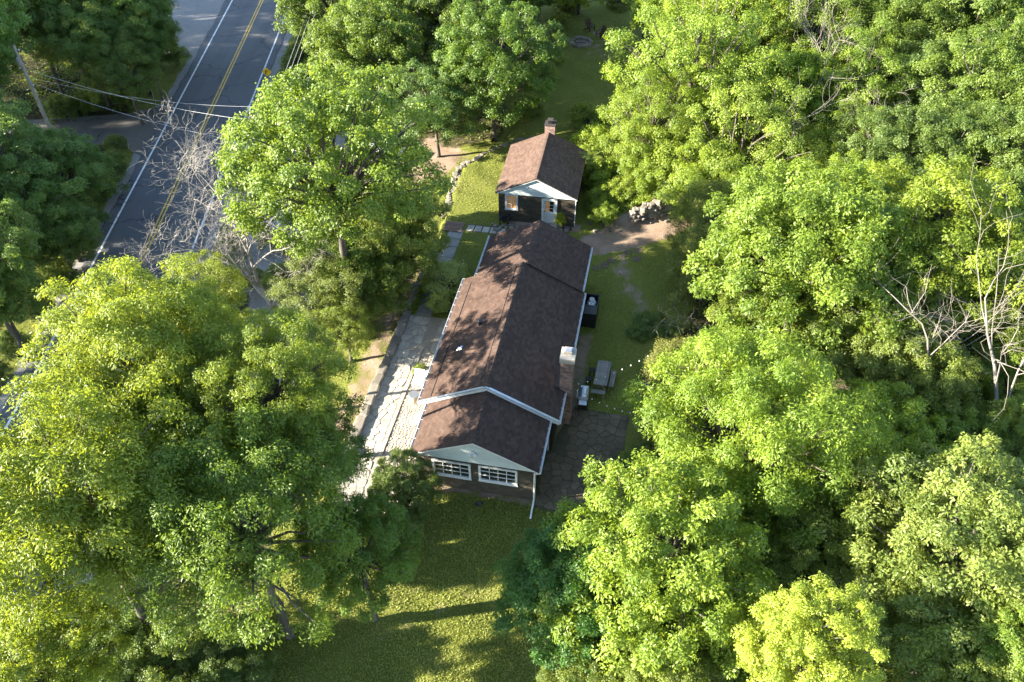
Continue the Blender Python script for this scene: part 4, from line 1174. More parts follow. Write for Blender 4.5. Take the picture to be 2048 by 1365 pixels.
for (px, py, r_) in ((560, 560, 40), (600, 500, 40), (500, 560, 30), (470, 480, 26), (540, 480, 26), (630, 540, 30)):
    shrub('green shrub on the bank below the dead grey tree', px, py, -1.0, r_, MID, 'bank_shrub', 'shrubs below the dead grey tree', kind='shrub%d' % (1 + px % 2))
for k in range(9):
    p = h2w(-6.98, 12.9 + k * 0.62)
    t_ = tree('box_hedge_plant', 'clipped low green plant in the strip between wall and path', 'shrub1', p.x, p.y, 0.16, 0.36, tint=YG, zf=.7, group='low plants along the garden path', cat='plant')

# purple flowers
def flowers():
    p = at(1297, 772, 0.4); g = np.random.default_rng(5)
    t = thing('flowering_plant', 'bright purple flowering plant beside the low olive cedar', 'flowers', (p.x, p.y, gz(p.x, p.y)))
    C = g.normal(0, 0.16, (40, 3)) * np.array([1, 1.4, .5]) + np.array([0, 0, 0.62])
    put('blossom', leaf_mesh('blossom', *sprays(g, C, C - np.array([0, 0, .3]), 12, 0.09, 0.075, 0.7), 'flower'), None, t)
    C = g.normal(0, 0.2, (40, 3)) * np.array([1, 1.2, .6]) + np.array([0, 0, 0.3])
    put('foliage', leaf_mesh('foliage', *sprays(g, C, C, 10, 0.16, 0.14, 0.4), 'leaf'), None, t)
    mb = MB()
    for k in range(14): mb.tube([(g.normal(0, .06), g.normal(0, .06), 0), (g.normal(0, .16), g.normal(0, .2), .62)], [.008, .004], 4)
    mb.put('stem', 'bark', t)
flowers()

# staghorn sumac at the cottage corner
def sumac():
    p = at(1184, 372); g = np.random.default_rng(8)
    t = thing('sumac_sapling', 'slender sapling with a pale star of feathery leaves beside the cottage roof', 'sapling', (p.x, p.y, 0))
    MB().tube([(0, 0, 0), (-.1, .05, 1.2), (-.25, 0, 2.5)], [.04, .03, .02], 6).put('stem', 'bark', t)
    P, D, Nn, T = [], [], [], []
    for k in range(15):
        a = k / 15 * 6.283 + g.uniform(-.15, .15); ln = g.uniform(0.75, 1.05); el = g.uniform(-.15, .75)
        ax = np.array([math.cos(a) * math.cos(el), math.sin(a) * math.cos(el), math.sin(el)])
        side = unit(np.cross(ax, [0, 0, 1.0]))
        for q in np.linspace(0.2, 1, 11):
            pt = np.array([-.25, 0, 2.45]) + ax * ln * q + np.array([0, 0, -0.25 * q * q])
            for sg in (-1, 1):
                P.append(pt); D.append(side * sg + ax * .5 + [0, 0, -.2]); Nn.append([0, 0, 1.0]); T.append(g.uniform(.5, 1))
    o = put('leaves', leaf_mesh('leaves', np.array(P), np.array(D), np.array(Nn), 0.2, 0.06, np.array(T), 'leaf'), None, t)
    o.color = (1.4, 1.35, 1.6, 1)
sumac()

# ------------------------------------------------------------------ dead trees
def bare_tree(name, label, x, y, height, spread, seed, mat, lean=(0, 0), levels=4, limbs=7, first=0.25, twig=0.008, r0=0.24, bias=(0, 0)):
    g = random.Random(seed)
    z0 = gz(x, y) - 0.05
    t = thing(name, label, 'dead tree', (x, y, z0))
    trunk, br = MB(), MB()
    def grow(mb, p, d, L, r_, lev):
        n = 5 if lev < 2 else 4
        pts, rad = [p.copy()], [r_]
        q = p.copy(); dd = d.copy()
        for i in range(n):
            w_ = 0.16 + 0.08 * lev
            dd = (dd + Vector((g.gauss(0, w_), g.gauss(0, w_), g.gauss(0, w_ * .7) + 0.05))).normalized()
            q = q + dd * (L / n); pts.append(q.copy()); rad.append(max(r_ * (1 - 0.72 * (i + 1) / n), twig * .5))
        mb.tube(pts, rad, 7 if lev == 0 else (5 if lev == 1 else 3), cap=lev < 2)
        if lev >= levels: return
        k = limbs if lev == 0 else g.randint(4, 6)
        for j in range(k):
            f_ = (first + (1 - first) * (j + g.random()) / k) if lev == 0 else g.uniform(0.25, 1.0)
            i = min(int(f_ * n), n - 1); a = pts[i].lerp(pts[i + 1], f_ * n - i)
            base = (pts[i + 1] - pts[i]).normalized()
            out = Vector((g.gauss(0, 1) + bias[0], g.gauss(0, 1) + bias[1], g.gauss(0, .5))); out = (out - base * out.dot(base)).normalized()
            nd = (base * g.uniform(.35, .8) + out * spread * g.uniform(.6, 1.1) + Vector((0, 0, .15))).normalized()
            grow(br, a, nd, L * g.uniform(.42, .68), max(rad[i] * g.uniform(.42, .62), twig), lev + 1)
    grow(trunk, Vector((0, 0, 0)), Vector((lean[0], lean[1], 1)).normalized(), height, r0, 0)
    trunk.put('trunk', mat, t)
    br.put('branches', mat, t)
    return t
p = at(566, 632, -1.0)
bare_tree('dead_tree', 'large bare grey dead tree spreading twigs over the road', p.x, p.y, 9.0, 0.75, 4, 'deadpale', lean=(-.42, .02), limbs=16, first=.12, r0=.19, bias=(-.3, -.1), twig=.009)
p = at(600, 655, -.9)
bare_tree('dead_tree', 'thin bare tree stem between the dead grey tree and the patio wall', p.x, p.y, 5.0, 0.9, 9, 'deadwood', lean=(.1, -.1), limbs=6, levels=3, r0=.09, first=.35)
p = at(1960, 935, 0)
bare_tree('dead_tree', 'upright bone-white dead tree with a few forked limbs', p.x, p.y, 9.5, 0.55, 12, 'deadwood', lean=(.12, .1), limbs=6, levels=2, r0=.13)
p = at(1935, 800, 1)
bare_tree('dead_tree', 'bare tree with a fan of fine pale twigs beside the upright white one', p.x, p.y, 6.5, 0.8, 17, 'deadwood', lean=(-.15, .1), limbs=7, first=.55, levels=3, r0=.09)
p = at(1850, 925, 0)
bare_tree('dead_tree', 'leaning bare snag with a broken top between oak crowns', p.x, p.y, 7.0, 0.5, 21, 'deadbark', lean=(-.35, .15), limbs=3, levels=2, r0=.16, first=.6)
p = at(1610, 330, 1)
bare_tree('dead_tree', 'leaning dead grey tree with bare branches in the far wood', p.x, p.y, 8.0, 0.6, 25, 'deadbark', lean=(.14, .05), limbs=8, levels=3, r0=.13, first=.3)
p = at(1560, 400, 1)
bare_tree('dead_tree', 'cluster of pale bare stems below the leaning dead grey tree', p.x, p.y, 6.0, 0.6, 28, 'deadwood', limbs=12, levels=2, r0=.10, first=.05)
p = at(1680, 420, 1)
bare_tree('dead_tree', 'slim bare pole tree in front of the broad oak', p.x, p.y, 5.5, 0.6, 31, 'deadbark', lean=(.05, .0), limbs=7, levels=3, r0=.08, first=.4)
p = at(1395, 650, 0)
bare_tree('dead_branch', 'fan of bare dead branches arching from under the cedar onto the lawn', p.x, p.y, 2.6, 0.9, 33, 'deadwood', lean=(-.9, .1), limbs=12, levels=2, r0=.04, first=.1)

# ------------------------------------------------------------------ forest undergrowth and grass (uncountable)
def undergrowth():
    g = np.random.default_rng(21); n = 52000
    X = np.concatenate([g.uniform(-62, 34, n), g.uniform(-46, -28, 9000)]); Y = np.concatenate([g.uniform(8, 100, n), g.uniform(30, 92, 9000)])
    l, d, gr = zone_masks(X, Y); u, w = w2h(X, Y); s, t = w2r(X, Y)
    side = (s < -4) & (s > -45) & (np.abs(t - (66.2 + 0.1 * (s + 4))) < 3.4)
    keep = (l < 0.42) & (d < 0.3) & (gr < 0.3) & (np.abs(s) > 5.2) & ~side & ~((u > -8) & (u < 8) & (w > -1) & (w < 34))
    X, Y = X[keep], Y[keep]
    hgt = 0.15 + 0.55 * np.clip(np.sin(X * .8) * np.sin(Y * .7 + 1) + .4 * np.sin(X * 2.3 + Y * 1.9) + .3, 0, 1.3)
    C = np.stack([X, Y, ground_z(X, Y) + hgt * g.uniform(.5, 1, len(X))], 1)
    A = np.tile(np.array([[0, 0, 1.0]]), (len(X), 1))
    o = put('undergrowth', leaf_mesh('undergrowth', *sprays(g, C, A, 4, 0.28, 0.22, 0.55), 'leaf'), None)
    o.color = (.8, .85, .8, 1)
    tag(o, 'low leafy undergrowth covering the woodland floor', 'undergrowth', kind='stuff')
undergrowth()

def grass():
    g = np.random.default_rng(22); n = 150000
    X = np.concatenate([g.uniform(-12, 4, n), g.uniform(-12, 14, n), g.uniform(-8, 12, 40000), g.uniform(-33, -18, 60000)])
    Y = np.concatenate([g.uniform(11, 26, n), g.uniform(24, 58, n), g.uniform(58, 84, 40000), g.uniform(20, 80, 60000)])
    l, d, gr = zone_masks(X, Y); u, w = w2h(X, Y); s, t = w2r(X, Y)
    dens = np.clip(0.75 + .3 * np.sin(X * 1.3 + np.sin(Y)) * np.sin(Y * 1.1), 0.3, 1)
    keep = (l + g.normal(0, .12, len(X)) > 0.5) & (d + g.normal(0, .18, len(X)) < 0.4) & (gr < 0.4) & (np.abs(s) > 4.5) & (g.uniform(0, 1, len(X)) < dens)
    keep &= ~((u > -7.6) & (u < -2.9) & (w > -2.3) & (w < 12.8)) & ~((u > -3.1) & (u < 3.1) & (w > .1) & (w < 3.5)) & ~((u > -3.5) & (u < 3.5) & (w > 3) & (w < 18)) & ~((u > -7.6) & (u < -5.7) & (w > 12) & (w < 22.8))
    keep &= ~((u > 3) & (u < 5.2 + (w + .6) * .36) & (w > -.3) & (w < 6.7)) & ~((u > -5.8) & (u < -2.8) & (w > 21.7) & (w < 22.7))
    uc, wc = w2h(X, Y, COT_O, COT_YAW)
    keep &= ~((np.abs(uc) < 2.75) & (wc > .2) & (wc < 6.2))
    X, Y = X[keep], Y[keep]; m = len(X)
    near = Y < 24
    P = np.stack([X, Y, ground_z(X, Y) - 0.005], 1)
    a = g.uniform(0, 6.28, m); tilt = g.uniform(.3, 1.3, m)
    D = np.stack([np.cos(a) * tilt, np.sin(a) * tilt, np.ones(m)], 1)
    Nn = np.stack([-np.cos(a), -np.sin(a), np.full(m, .6)], 1)
    L = np.where(near, g.uniform(.05, .115, m), g.uniform(.05, .11, m))
    tn = np.clip(.5 + .25 * np.sin(X * .9) * np.sin(Y * .7 + 2) + g.normal(0, .2, m), 0, 1)
    o = put('grass', leaf_mesh('grass', P, D, Nn, L, L * g.uniform(.35, .6, m), tn, 'grass'), None)
    tag(o, 'short lawn grass with clover', 'grass', kind='stuff')
grass()
# ------------------------------------------------------------------ garden furniture and small things
# picnic table
tp = at(1204, 762, 0.0)
tb = h2w(5.45, 9.05)
table = thing('picnic_table', 'weathered grey plank picnic table on the shaded lawn beside the chimney', 'table', tb, -HOUSE_YAW - 0.03)
for k in range(5):
    put('plank', bevel_box(0.148, 1.95, 0.04, 0.006), 'greywood', table, loc=(-0.31 + k * 0.155, 0, 0.74))
for sy in (-0.72, 0.72):
    MB().bar((-.34, sy, 0.02), (.22, sy, .70), .09, .045, up=(0, 1, 0)).bar((.34, sy + .05, 0.02), (-.22, sy + .05, .70), .09, .045, up=(0, 1, 0)).put('leg', 'greywood', table)
MB().box(-.36, .36, -.77, -.69, .66, .715).put('batten', 'greywood', table); MB().box(-.36, .36, .69, .77, .66, .715).put('batten', 'greywood', table)
def bench(label, u, w, rz, L=1.6):
    b = thing('bench', label, 'bench', h2w(u, w), -HOUSE_YAW + rz)
    for k in (-1, 1): put('plank', bevel_box(0.14, L, 0.04, 0.006), 'greywood', b, loc=(k * 0.075, 0, 0.44))
    for sy in (-L * .38, L * .38): MB().box(-.13, -.09, sy - .03, sy + .03, 0, .42).box(.09, .13, sy - .03, sy + .03, 0, .42).box(-.13, .13, sy - .025, sy + .025, .37, .415).put('leg', 'greywood', b)
bench('narrow plank bench on the far side of the picnic table from the house', 6.05, 9.0, -0.03, 1.3)
bench('plank bench across the near end of the picnic table', 5.35, 7.82, R(90), .8)
for k, (u, w) in enumerate(((4.82, 9.5), (4.72, 8.75))):
    s_ = thing('stool', ('round dark stool beside the middle of the picnic table', 'round dark stool at the corner of the picnic table nearer the grill')[k], 'stool', h2w(u, w))
    MB().lathe([(.17, .42), (.185, .435), (.185, .455), (.17, .465)], (0, 0, 0), 18).put('seat', 'darkwall', s_)
    for a in range(4):
        c, d_ = math.cos(a * 1.571 + .6), math.sin(a * 1.571 + .6)
        MB().tube([(c * .19, d_ * .19, 0), (c * .12, d_ * .12, .425)], .014, 6).put('leg', 'black', s_)

# grill
gp = h2w(4.62, 7.05)
gr = thing('gas_grill', 'gas barbecue grill with silver lid and side shelves next to the brick chimney', 'grill', gp, -HOUSE_YAW - R(88))
MB().box(-.36, .36, -.26, .26, .1, .72).put('cabinet', 'black', gr)
MB().box(-.38, .38, -.29, .29, .72, .86).put('firebox', 'black', gr)
V, Fc = [], []
for i in range(9):
    a = math.pi * i / 8
    for x in (-.38, .38): V.append((x, -.28 * math.cos(a), .862 + .27 * math.sin(a)))
for i in range(8): Fc.append((2 * i, 2 * i + 1, 2 * i + 3, 2 * i + 2))
Fc += [tuple(range(0, 18, 2))[::-1], tuple(range(1, 18, 2))]
MB().add(V, Fc).put('lid', 'steel', gr)
MB().tube([(-.3, -.30, .95), (-.3, -.36, .97), (.3, -.36, .97), (.3, -.30, .95)], .014, 6).put('lid_handle', 'white', gr)
for sx in (-1, 1): put('side_shelf', bevel_box(.34, .44, .03, .01), 'tank', gr, loc=(sx * .56, 0, .84))
for k in range(3): MB().lathe([(.03, 0), (.026, .03)], (0, 0, 0), 10).put('knob', 'steel', gr, loc=(-.2 + .2 * k, -.29, .79), rot=(R(90), 0, 0))
for sx in (-.33, .33):
    for sy in (-.22, .22): MB().lathe([(.05, 0), (.05, .1)], (sx, sy, 0), 10).put('wheel', 'tyre', gr)

# propane enclosure and tanks
en = thing('tank_enclosure', 'open-topped black box against the house holding two gas tanks', 'enclosure', h2w(4.08, 14.4), -HOUSE_YAW)
for (a, b, c, d_) in ((-.45, .45, -.95, -.90), (-.45, .45, .90, .95), (-.45, -.40, -.897, .897), (.40, .45, -.897, .897)):
    MB().box(a, b, c, d_, 0, 1.15).put('side_panel', 'black', en)
MB().box(-.399, .399, -.897, -.12, 1.10, 1.146).put('lid', 'black', en)
for k, (y, lb) in enumerate(((.5, 'upright grey-white gas tank in the black box, farther from the chimney'), (.08, 'upright grey-white gas tank in the black box, nearer to the chimney'))):
    tk = thing('gas_tank', lb, 'gas tank', h2w(4.10, 14.4 + y), -HOUSE_YAW)
    smooth(MB().lathe([(.19, 0), (.19, .06), (.30, .09), (.305, .75), (.27, .87), (.19, .95), (.1, .98)], (0, 0, 0), 22).put('body', 'tank', tk))
    MB().lathe([(.155, .955), (.16, 1.10), (.165, 1.12), (.145, 1.125), (.14, 1.09)], (0, 0, 0), 20).put('collar', 'white', tk)
    MB().lathe([(.03, .97), (.03, 1.06), (.05, 1.07), (.05, 1.09)], (0, 0, 0), 10).put('valve', 'steel', tk)

# cushioned chairs, drum and low table on the patio
def cush(label, u, w, rz=0.0):
    c = thing('cushioned_chair', label, 'chair', h2w(u, w), -HOUSE_YAW + rz)
    MB().box(-.33, .33, -.34, .34, .12, .20).put('frame', 'white', c)
    for sx in (-.29, .29):
        for sy in (-.3, .3): MB().box(sx - .03, sx + .03, sy - .03, sy + .03, 0, .12).put('leg', 'white', c)
    put('seat_cushion', bevel_box(.66, .62, .17, .04), 'cushion', c, loc=(0, -.05, .29))
    put('back_cushion', bevel_box(.66, .18, .50, .05), 'cushion', c, loc=(0, .29, .54), rot=(R(-14), 0, 0))
cush('white cushioned armless chair beside the bushy patio plant, away from the house', -4.92, 7.0)
cush('white cushioned armless chair pushed under the eave of the long house', -4.22, 7.0)
ot = thing('white_ottoman', 'white square cushioned seat by the house wall below the stepped gable', 'ottoman', h2w(-3.95, 4.3), -HOUSE_YAW)
MB().box(-.3, .3, -.32, .32, .0, .22).put('frame', 'white', ot); put('cushion', bevel_box(.66, .7, .16, .04), 'cushion', ot, loc=(0, 0, .30))
dm = thing('drum_table', 'tan round drum table with a grey metal top on the cobbled patio', 'table', h2w(-4.80, 5.55))
smooth(MB().lathe([(.20, 0), (.24, .25), (.25, .5), (.25, .56)], (0, 0, 0), 24).put('body', 'tandrum', dm))
MB().lathe([(.29, .56), (.30, .575), (.30, .60), (.28, .61)], (0, 0, 0), 28).put('top', 'steel', dm)
# wooden slat step
sg = thing('slatted_step', 'brown slatted wooden platform at the end of the garden path', 'platform', h2w(-6.6, 22.05), -HOUSE_YAW)
for k in range(7): put('slat', bevel_box(1.35, .115, .035, .006), 'redwood', sg, loc=(0, -.5 + k * .165, .1))
for sx in (-.55, .55): MB().box(sx - .03, sx + .03, -.56, .56, 0.0, .08).put('joist', 'redwood', sg)

# adirondack chairs
def adirondack(label, x, y, rz, mat, group=None):
    c = thing('garden_chair', label, 'chair', (x, y, gz(x, y)), rz, group)
    for k in range(5): MB().bar((-.22 + k * .11, .22, .30), (-.25 + k * .125, .52, 1.0 - .03 * abs(k - 2)), .095, .02, up=(0, 1, 0)).put('back_slat', mat, c)
    for k in range(5): MB().bar((-.27, -.28 + k * .11, .38 - .022 * k), (.27, -.28 + k * .11, .38 - .022 * k), .095, .022).put('seat_slat', mat, c)
    for sx in (-.3, .3):
        MB().bar((sx, -.33, 0), (sx, -.33, .56), .05, .09, up=(0, 1, 0)).put('leg', mat, c)
        MB().bar((sx, -.34, .36), (sx, .55, .03), .04, .1).put('side_rail', mat, c)
        MB().bar((sx, -.42, .575), (sx, .40, .575), .13, .025).put('armrest', mat, c)
    MB().bar((-.3, .38, .56), (.3, .38, .56), .06, .05).put('back_rail', mat, c)
p = at(1010, 447); adirondack('black slatted garden chair against the cottage wall under its window', p.x, p.y + .1, -COT_YAW, 'black')
p = at(1180, 62); adirondack('dark brown slatted chair by the fire pit, farther from the trees', p.x, p.y, .5, 'brownchair')
p = at(1201, 74); adirondack('dark brown slatted chair by the fire pit, closer to the trees', p.x, p.y, -.9, 'brownchair')
# fire pit
p = at(1162, 86); fp = thing('fire_pit', 'round fire pit ringed with grey stones on the lawn', 'fire pit', (p.x, p.y, gz(p.x, p.y)))
for k in range(18):
    a = k / 18 * 6.283; q = rr.uniform(.32, .48)
    rock(fp, (math.cos(a) * .95, math.sin(a) * .95, .11), (q, q * 1.1, .30), rr, rz=a)
MB().lathe([(.82, 0.0), (.8, .03), (.01, .04)], (0, 0, 0), 20).put('ash_bed', 'sand', fp)
for k in range(4): MB().tube([(math.cos(k * 1.6) * .5, math.sin(k * 1.6) * .5, .08), (-math.cos(k * 1.6 + .3) * .2, -math.sin(k * 1.6) * .2, .2)], .05, 7).put('log', 'deadbark', fp)
# potted shrub and cottage oddments
p = h2w(1.75, -.28, 0, COT_O, COT_YAW); pt = thing('potted_shrub', 'upright yellow-green shrub in a grey pot by the cottage door', 'potted plant', p)
MB().lathe([(.13, 0), (.19, .42), (.20, .45), (.17, .45), (.16, .40)], (0, 0, 0), 16).put('pot', 'pot', pt)
o = put('foliage', crown('shrub1')[0], None, pt, loc=(0, 0, .85), scale=(.2, .2, .42)); o.color = (1.4, 1.4, .8, 1)
MB().tube([(0, 0, .38), (0, 0, .9)], [.02, .01], 5).put('stem', 'bark', pt)
p = h2w(2.25, -.1, 0, COT_O, COT_YAW)
fr = thing('firewood_rack', 'small dark metal rack standing at the cottage corner past the potted shrub', 'rack', p, -COT_YAW)
MB().box(-.3, .3, -.12, .12, .02, .05).box(-.3, -.27, -.12, .12, .05, .4).box(.27, .3, -.12, .12, .05, .4).put('frame', 'black', fr)
for k in range(6): MB().tube([(-.2 + .08 * k, -.16, .10), (-.2 + .08 * k, .16, .10)], .038, 8).put('log', 'deadbark', fr)
# rubble edging below the cottage front
for k in range(26):
    u = rr.uniform(-3.1, 2.3); p = h2w(u, rr.uniform(-.9, -.15) - (.25 if u < -2.4 else 0), 0, COT_O, COT_YAW); s_ = rr.uniform(.14, .34)
    o = rock(None, (p.x, p.y, s_ * .2), (s_ * 1.2, s_, s_ * .8), rr, rz=rr.uniform(0, 3), name='edging_stone')
    tag(o, 'rough pale stone in the rubble bed along the cottage front wall', 'stone', 'rubble stones along the cottage front')
# dark object on the lawn before the gable
p = at(958, 1008); bm_ = thing('lawn_lamp', 'small black spotlight lying in the grass below the gable windows', 'lamp', (p.x, p.y, gz(p.x, p.y)), .4)
MB().box(-.22, .22, -.10, .10, .0, .05).put('base', 'black', bm_); MB().lathe([(.06, 0), (.11, .16), (.10, .17)], (0, 0, .05), 12).put('head', 'black', bm_, rot=(.5, 0, 0))

# string lights
def string(label, a, b, sag, n):
    t = thing('string_lights', label, 'string lights', a)
    a0 = Vector((0, 0, 0)); b0 = b - a; pts = []
    for i in range(17):
        k = i / 16; pts.append(a0.lerp(b0, k) + Vector((0, 0, -sag * 4 * k * (1 - k))))
    MB().tube(pts, .004, 5).put('cable', 'black', t)
    for i in range(n):
        k = (i + .5) / n; q = a0.lerp(b0, k) + Vector((0, 0, -sag * 4 * k * (1 - k)))
        s_ = MB().lathe([(.014, 0), (.014, -.05)], (0, 0, 0), 8).put('socket', 'black', t, loc=q)
        smooth(MB().lathe([(.012, -.05), (.032, -.085), (.036, -.11), (.024, -.14), (.004, -.15)], (0, 0, 0), 10).put('bulb', 'bulb', s_))
string('string of white bulbs from the chimney to the low brownish cedar', h2w(4.12, 6.0, 2.55), at(1284, 828, 1.7), .35, 9)
string('string of white bulbs from the chimney over the picnic table to the low olive cedar', h2w(4.12, 6.2, 2.6), at(1305, 705, 2.0), .35, 9)

# ------------------------------------------------------------------ roadside: pole, wires, signs, cars
pp = Vector((-37.25, 60.05, 0)); pz = gz(pp.x, pp.y)
pole = thing('utility_pole', 'tall grey wooden utility pole at the side road corner', 'utility pole', (pp.x, pp.y, pz - .1))
PT = 8.2 - pz
MB().tube([(0, 0, 0), (0, 0, PT * .5), (0, 0, PT)], [.17, .15, .12], 10).put('shaft', 'polewood', pole)
for z_, dx in ((PT - .45, .28), (PT - 1.9, -.22), (PT - 3.3, .2)):
    br = MB().bar((0, -.02, z_), (dx, -.02, z_ + .04), .05, .05).put('bracket', 'black', pole)
    MB().lathe([(.03, 0), (.055, .03), (.03, .06), (.055, .09), (.02, .14)], (dx, -.02, z_ + .05), 10).put('insulator', 'tank', br)
MB().lathe([(.10, -.35), (.11, -.3), (.11, .25), (.05, .33)], (.02, -.30, PT - 1.1), 12).put('transformer_box', 'pot', pole)
def wire(label, pts, sag, r_=.018, group=None):
    t = MB(); V = []
    o0 = Vector(pts[0])
    for a, b in zip(pts, pts[1:]):
        a, b = Vector(a), Vector(b)
        for i in range(25):
            k = i / 24; V.append(a.lerp(b, k) - o0 + Vector((0, 0, -sag * 4 * k * (1 - k))))
    V = [v for i, v in enumerate(V) if i == 0 or (v - V[i - 1]).length > 1e-4]
    o = t.tube(V, r_, 5).put('overhead_wire', 'wire', loc=o0)
    tag(o, label, 'wire', group)
far = r2w(9.0, 40, 0)
for k, (z_, q) in enumerate(((6.3, at(435, 240, 5.0)), (5.2, at(430, 275, 4.2)), (5.6, at(420, 212, 4.6)))):
    wire(('upper pale wire sagging across the road from the utility pole', 'middle pale wire sagging across the road from the utility pole', 'lowest thin wire crossing the road from the utility pole')[k], [(pp.x, pp.y, z_), (q.x + (q.x - pp.x) * .55, q.y + (q.y - pp.y) * .55, z_ - .2)], .9, .011 if k < 2 else .008)
for k in range(5):
    s_ = 9.6 + k * .55
    wire('pale power line running along the verge beside the tall full maple', [r2w(s_ , 52, 5.5 + .35 * (k % 3)), r2w(s_ - .2, 130, 6.5 + .35 * (k % 3))], 0.8, .010, 'power lines along the verge')

def sign_post(label, name, x, y, h, rz=0):
    t = thing(name, label, 'sign', (x, y, gz(x, y) - .05), rz)
    MB().tube([(0, 0, 0), (0, 0, h)], .035, 8).put('post', 'steel', t)
    return t
p = at(311, 206, -2.1); sp = sign_post('green street name sign on a metal post at the side road corner', 'street_sign', p.x, p.y, 2.6)
MB().box(-.42, .42, -.012, .012, 2.62, 2.80).put('name_plate', 'green', sp)
MB().box(-.012, .012, -.40, .40, 2.82, 3.0).put('name_plate', 'green', sp)
p = at(543, 185, -2.1); yp = sign_post('yellow diamond warning sign on the road verge', 'warning_sign', p.x, p.y, 2.5)
pl_ = MB().add([(0, -.05, 1.75), (.46, -.05, 2.2), (0, -.05, 2.66), (-.46, -.05, 2.2), (0, -.035, 1.75), (.46, -.035, 2.2), (0, -.035, 2.66), (-.46, -.035, 2.2)], [(0, 1, 2, 3), (7, 6, 5, 4), (0, 4, 5, 1), (1, 5, 6, 2), (2, 6, 7, 3), (3, 7, 4, 0)]).put('plate', 'yellow', yp)
MB().bar((-.12, -.056, 1.98), (-.12, -.056, 2.28), .07, .006, up=(0, 1, 0)).bar((-.12, -.056, 2.28), (.1, -.056, 2.3), .07, .006, up=(0, 1, 0)).put('arrow_mark', 'black', pl_)

def car(label, x, y, rz):
    c = thing('parked_car', label, 'car', (x, y, gz(x, y)), rz)
    # body: lofted sections along y
    sec = [(-2.15, .45, .62, .70), (-2.05, .30, .86, .80), (-1.2, .28, .92, .88), (0, .27, .94, .90), (1.3, .28, .95, .88), (2.0, .32, .92, .80), (2.15, .5, .78, .70)]
    V, Fc = [], []
    for (y_, z0, z1, hw) in sec:
        V += [(-hw, y_, z0), (-hw * 1.03, y_, (z0 + z1) / 2), (-hw * .93, y_, z1), (hw * .93, y_, z1), (hw * 1.03, y_, (z0 + z1) / 2), (hw, y_, z0)]
    n = 6
    for i in range(len(sec) - 1):
        for k in range(n): Fc.append((i * n + k, i * n + (k + 1) % n, (i + 1) * n + (k + 1) % n, (i + 1) * n + k))
    Fc += [tuple(range(n))[::-1], tuple((len(sec) - 1) * n + k for k in range(n))]
    body = smooth(MB().add(V, Fc).put('body', 'carwhite', c))
    V = [(-.82, -1.25, .92), (.82, -1.25, .92), (.82, 1.75, .94), (-.82, 1.75, .94), (-.62, -.5, 1.44), (.62, -.5, 1.44), (.62, 1.2, 1.46), (-.62, 1.2, 1.46)]
    cab = MB().add(V, BOXF).put('cabin', 'glass', c)
    V2 = [(-.63, -.55, 1.445), (.63, -.55, 1.445), (.63, 1.25, 1.465), (-.63, 1.25, 1.465), (-.55, -.35, 1.50), (.55, -.35, 1.50), (.55, 1.05, 1.515), (-.55, 1.05, 1.515)]
    MB().add(V2, BOXF).put('car_roof', 'carwhite', c)
    for sx in (-1, 1):
        for (ya, za, yb, zb) in ((-1.26, .93, -.52, 1.45), (1.76, .95, 1.22, 1.47), (.2, .94, .2, 1.45)):
            MB().bar((sx * .825, ya, za), (sx * .63, yb, zb), .07, .05).put('pillar', 'carwhite', cab)
        for y_ in (-1.35, 1.35):
            wh = MB().lathe([(.33, -.11), (.34, 0), (.33, .11)], (0, 0, 0), 18).put('wheel', 'tyre', c, loc=(sx * .80, y_, .33), rot=(0, R(90), 0))
            MB().lathe([(.21, -.118), (.2, .118)], (0, 0, 0), 14).put('rim', 'steel', wh)
        MB().box(sx * .62 - .16, sx * .62 + .16, -2.12, -2.02, .62, .76).put('headlight', 'bulb', c)
        MB().box(sx * .66 - .12, sx * .66 + .12, 2.04, 2.14, .62, .80).put('tail_light', 'redlamp', c)
        MB().box(sx * .93 - .08, sx * .93 + .08, -.85, -.72, .95, 1.07).put('mirror', 'carwhite', c)
p = at(516, 350, -1.3); car('white car at the driveway entrance, mostly hidden by the big round maple', p.x, p.y, R(80))
p = at(752, 262, -.6); car('white car parked under the trees, behind the tumbled dry stone wall', p.x, p.y, R(-25))
p = at(772, 318, -.6); car('white car parked beside the other one, nearer the sunny cottage lawn', p.x, p.y, R(-20))

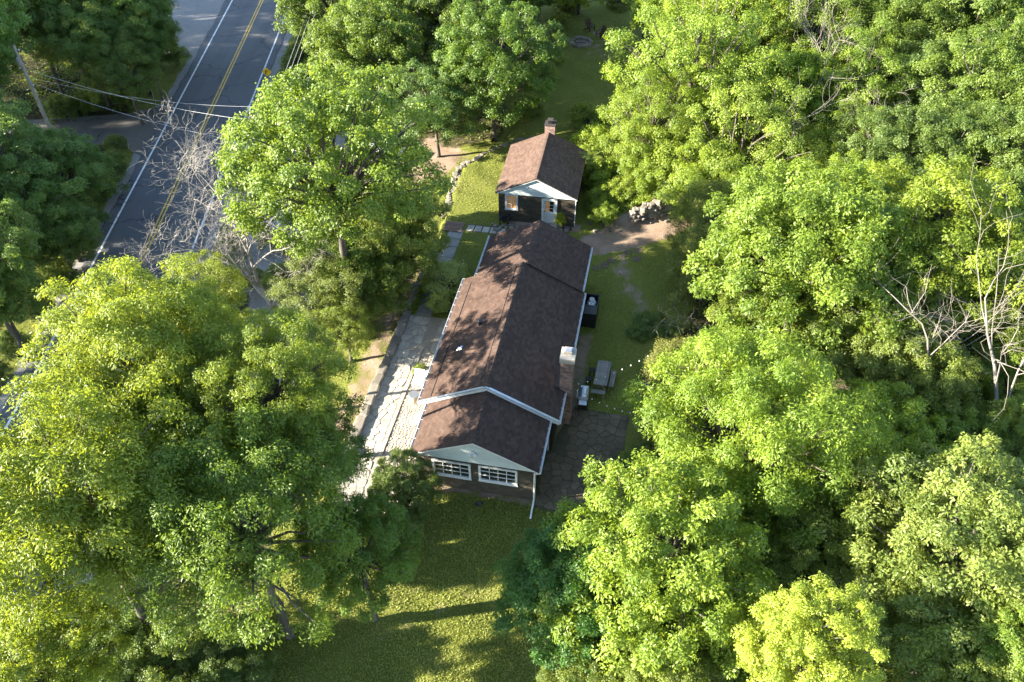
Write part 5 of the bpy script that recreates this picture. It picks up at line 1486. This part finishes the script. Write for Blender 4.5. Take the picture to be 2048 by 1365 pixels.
# ------------------------------------------------------------------ labels that single out the look-alike trees and shrubs
def px_xy(px, py, z=0.0):
    p = at(px, py, z); return (p.x, p.y)
LANDMARKS = {
    'trees in the wood across the road': {'utility pole': (-37.2, 60), 'green street sign': px_xy(311, 206, -2), 'gravel pull-off by the road': px_xy(350, 40, -2), 'side road': tuple(r2w(-20, 64)[:2]), 'yellow-green roadside crown': tuple(r2w(-12, 30)[:2])},
    'trees in the far wood': {'leaning dead grey tree': px_xy(1610, 330, 1), 'fire pit': px_xy(1162, 86), 'pale feathery young cedar': px_xy(1790, 245, 4.5), 'field stone wall': px_xy(1300, 436), 'slim bare pole tree': px_xy(1680, 420, 1)},
    'oaks around the bare white trees': {'upright bone-white dead tree': px_xy(1960, 935), 'bright ash facing the picnic table': px_xy(1500, 860, 7), 'bright light-green young tree': px_xy(1610, 1290, 8.5), 'grey-green oak': px_xy(1900, 1120, 6), 'round oak by the near lawn': px_xy(1290, 1130, 6.8), 'leaning bare snag': px_xy(1850, 925)},
    'thicket shrubs beside the cottage': {'field stone wall': px_xy(1300, 436), 'cottage chimney': tuple(h2w(0, 6.4, 0, COT_O, COT_YAW)[:2]), 'feathery sapling': px_xy(1184, 372), 'potted shrub': tuple(h2w(1.75, -.28, 0, COT_O, COT_YAW)[:2])},
    'maples behind the fire pit lawn': {'cottage chimney': tuple(h2w(0, 6.4, 0, COT_O, COT_YAW)[:2]), 'fire pit': px_xy(1162, 86), 'yellow warning sign': px_xy(543, 185, -2)},
    'shrubs on the far road verge': {'utility pole': (-37.2, 60), 'green street sign': px_xy(311, 206, -2), 'side road': tuple(r2w(-8, 62)[:2]), 'yellow-green roadside crown': tuple(r2w(-6, 30)[:2])},
    'shrubs below the dead grey tree': {'dead grey tree trunk': px_xy(566, 632, -1), 'driveway car': px_xy(516, 350, -1.3)},
    'shrubs around the fire pit lawn': {'fire pit': px_xy(1162, 86), 'cottage chimney': tuple(h2w(0, 6.4, 0, COT_O, COT_YAW)[:2])},
    'shrubs under the power lines': {'yellow warning sign': px_xy(543, 185, -2), 'power line maple': px_xy(735, 105, 5.5)},
    'understory trees beside the near lawn': {'yellow-tipped corner tree': px_xy(60, 1330, 7.5)},
}
NOUN = {'trees in the wood across the road': 'dark green tree of the shaded roadside wood', 'trees in the far wood': 'tall tree of the far wood',
        'oaks around the bare white trees': 'leafy oak of the sunlit wood', 'thicket shrubs beside the cottage': 'green shrub of the cottage thicket',
        'maples behind the fire pit lawn': 'maple of the wood behind the cottage', 'shrubs on the far road verge': 'dark bank shrub on the far verge',
        'shrubs below the dead grey tree': 'green shrub on the bank', 'shrubs around the fire pit lawn': 'leafy shrub edging the back lawn',
        'shrubs under the power lines': 'dark shrub under the power lines', 'understory trees beside the near lawn': 'low dark tree in deep shade'}
ORD = ['closest to', 'second closest to', 'third closest to', 'fourth closest to', 'fifth closest to', 'sixth closest to', 'seventh closest to', 'eighth closest to', 'ninth closest to', 'tenth closest to', 'eleventh closest to', 'twelfth closest to']
for grp, marks in LANDMARKS.items():
    mem = [o for o in bpy.data.objects if o.get('group') == grp and o.parent is None]
    slot = {}
    for o in mem:
        d = sorted((math.hypot(o.location.x - x, o.location.y - y), n) for n, (x, y) in marks.items())
        slot.setdefault(d[0][1], []).append((d[0][0], o))
    for n, lst in slot.items():
        lst.sort(key=lambda q: q[0])
        for k, (_, o) in enumerate(lst):
            o['label'] = '%s, %s the %s' % (NOUN[grp], ORD[min(k, 11)], n)
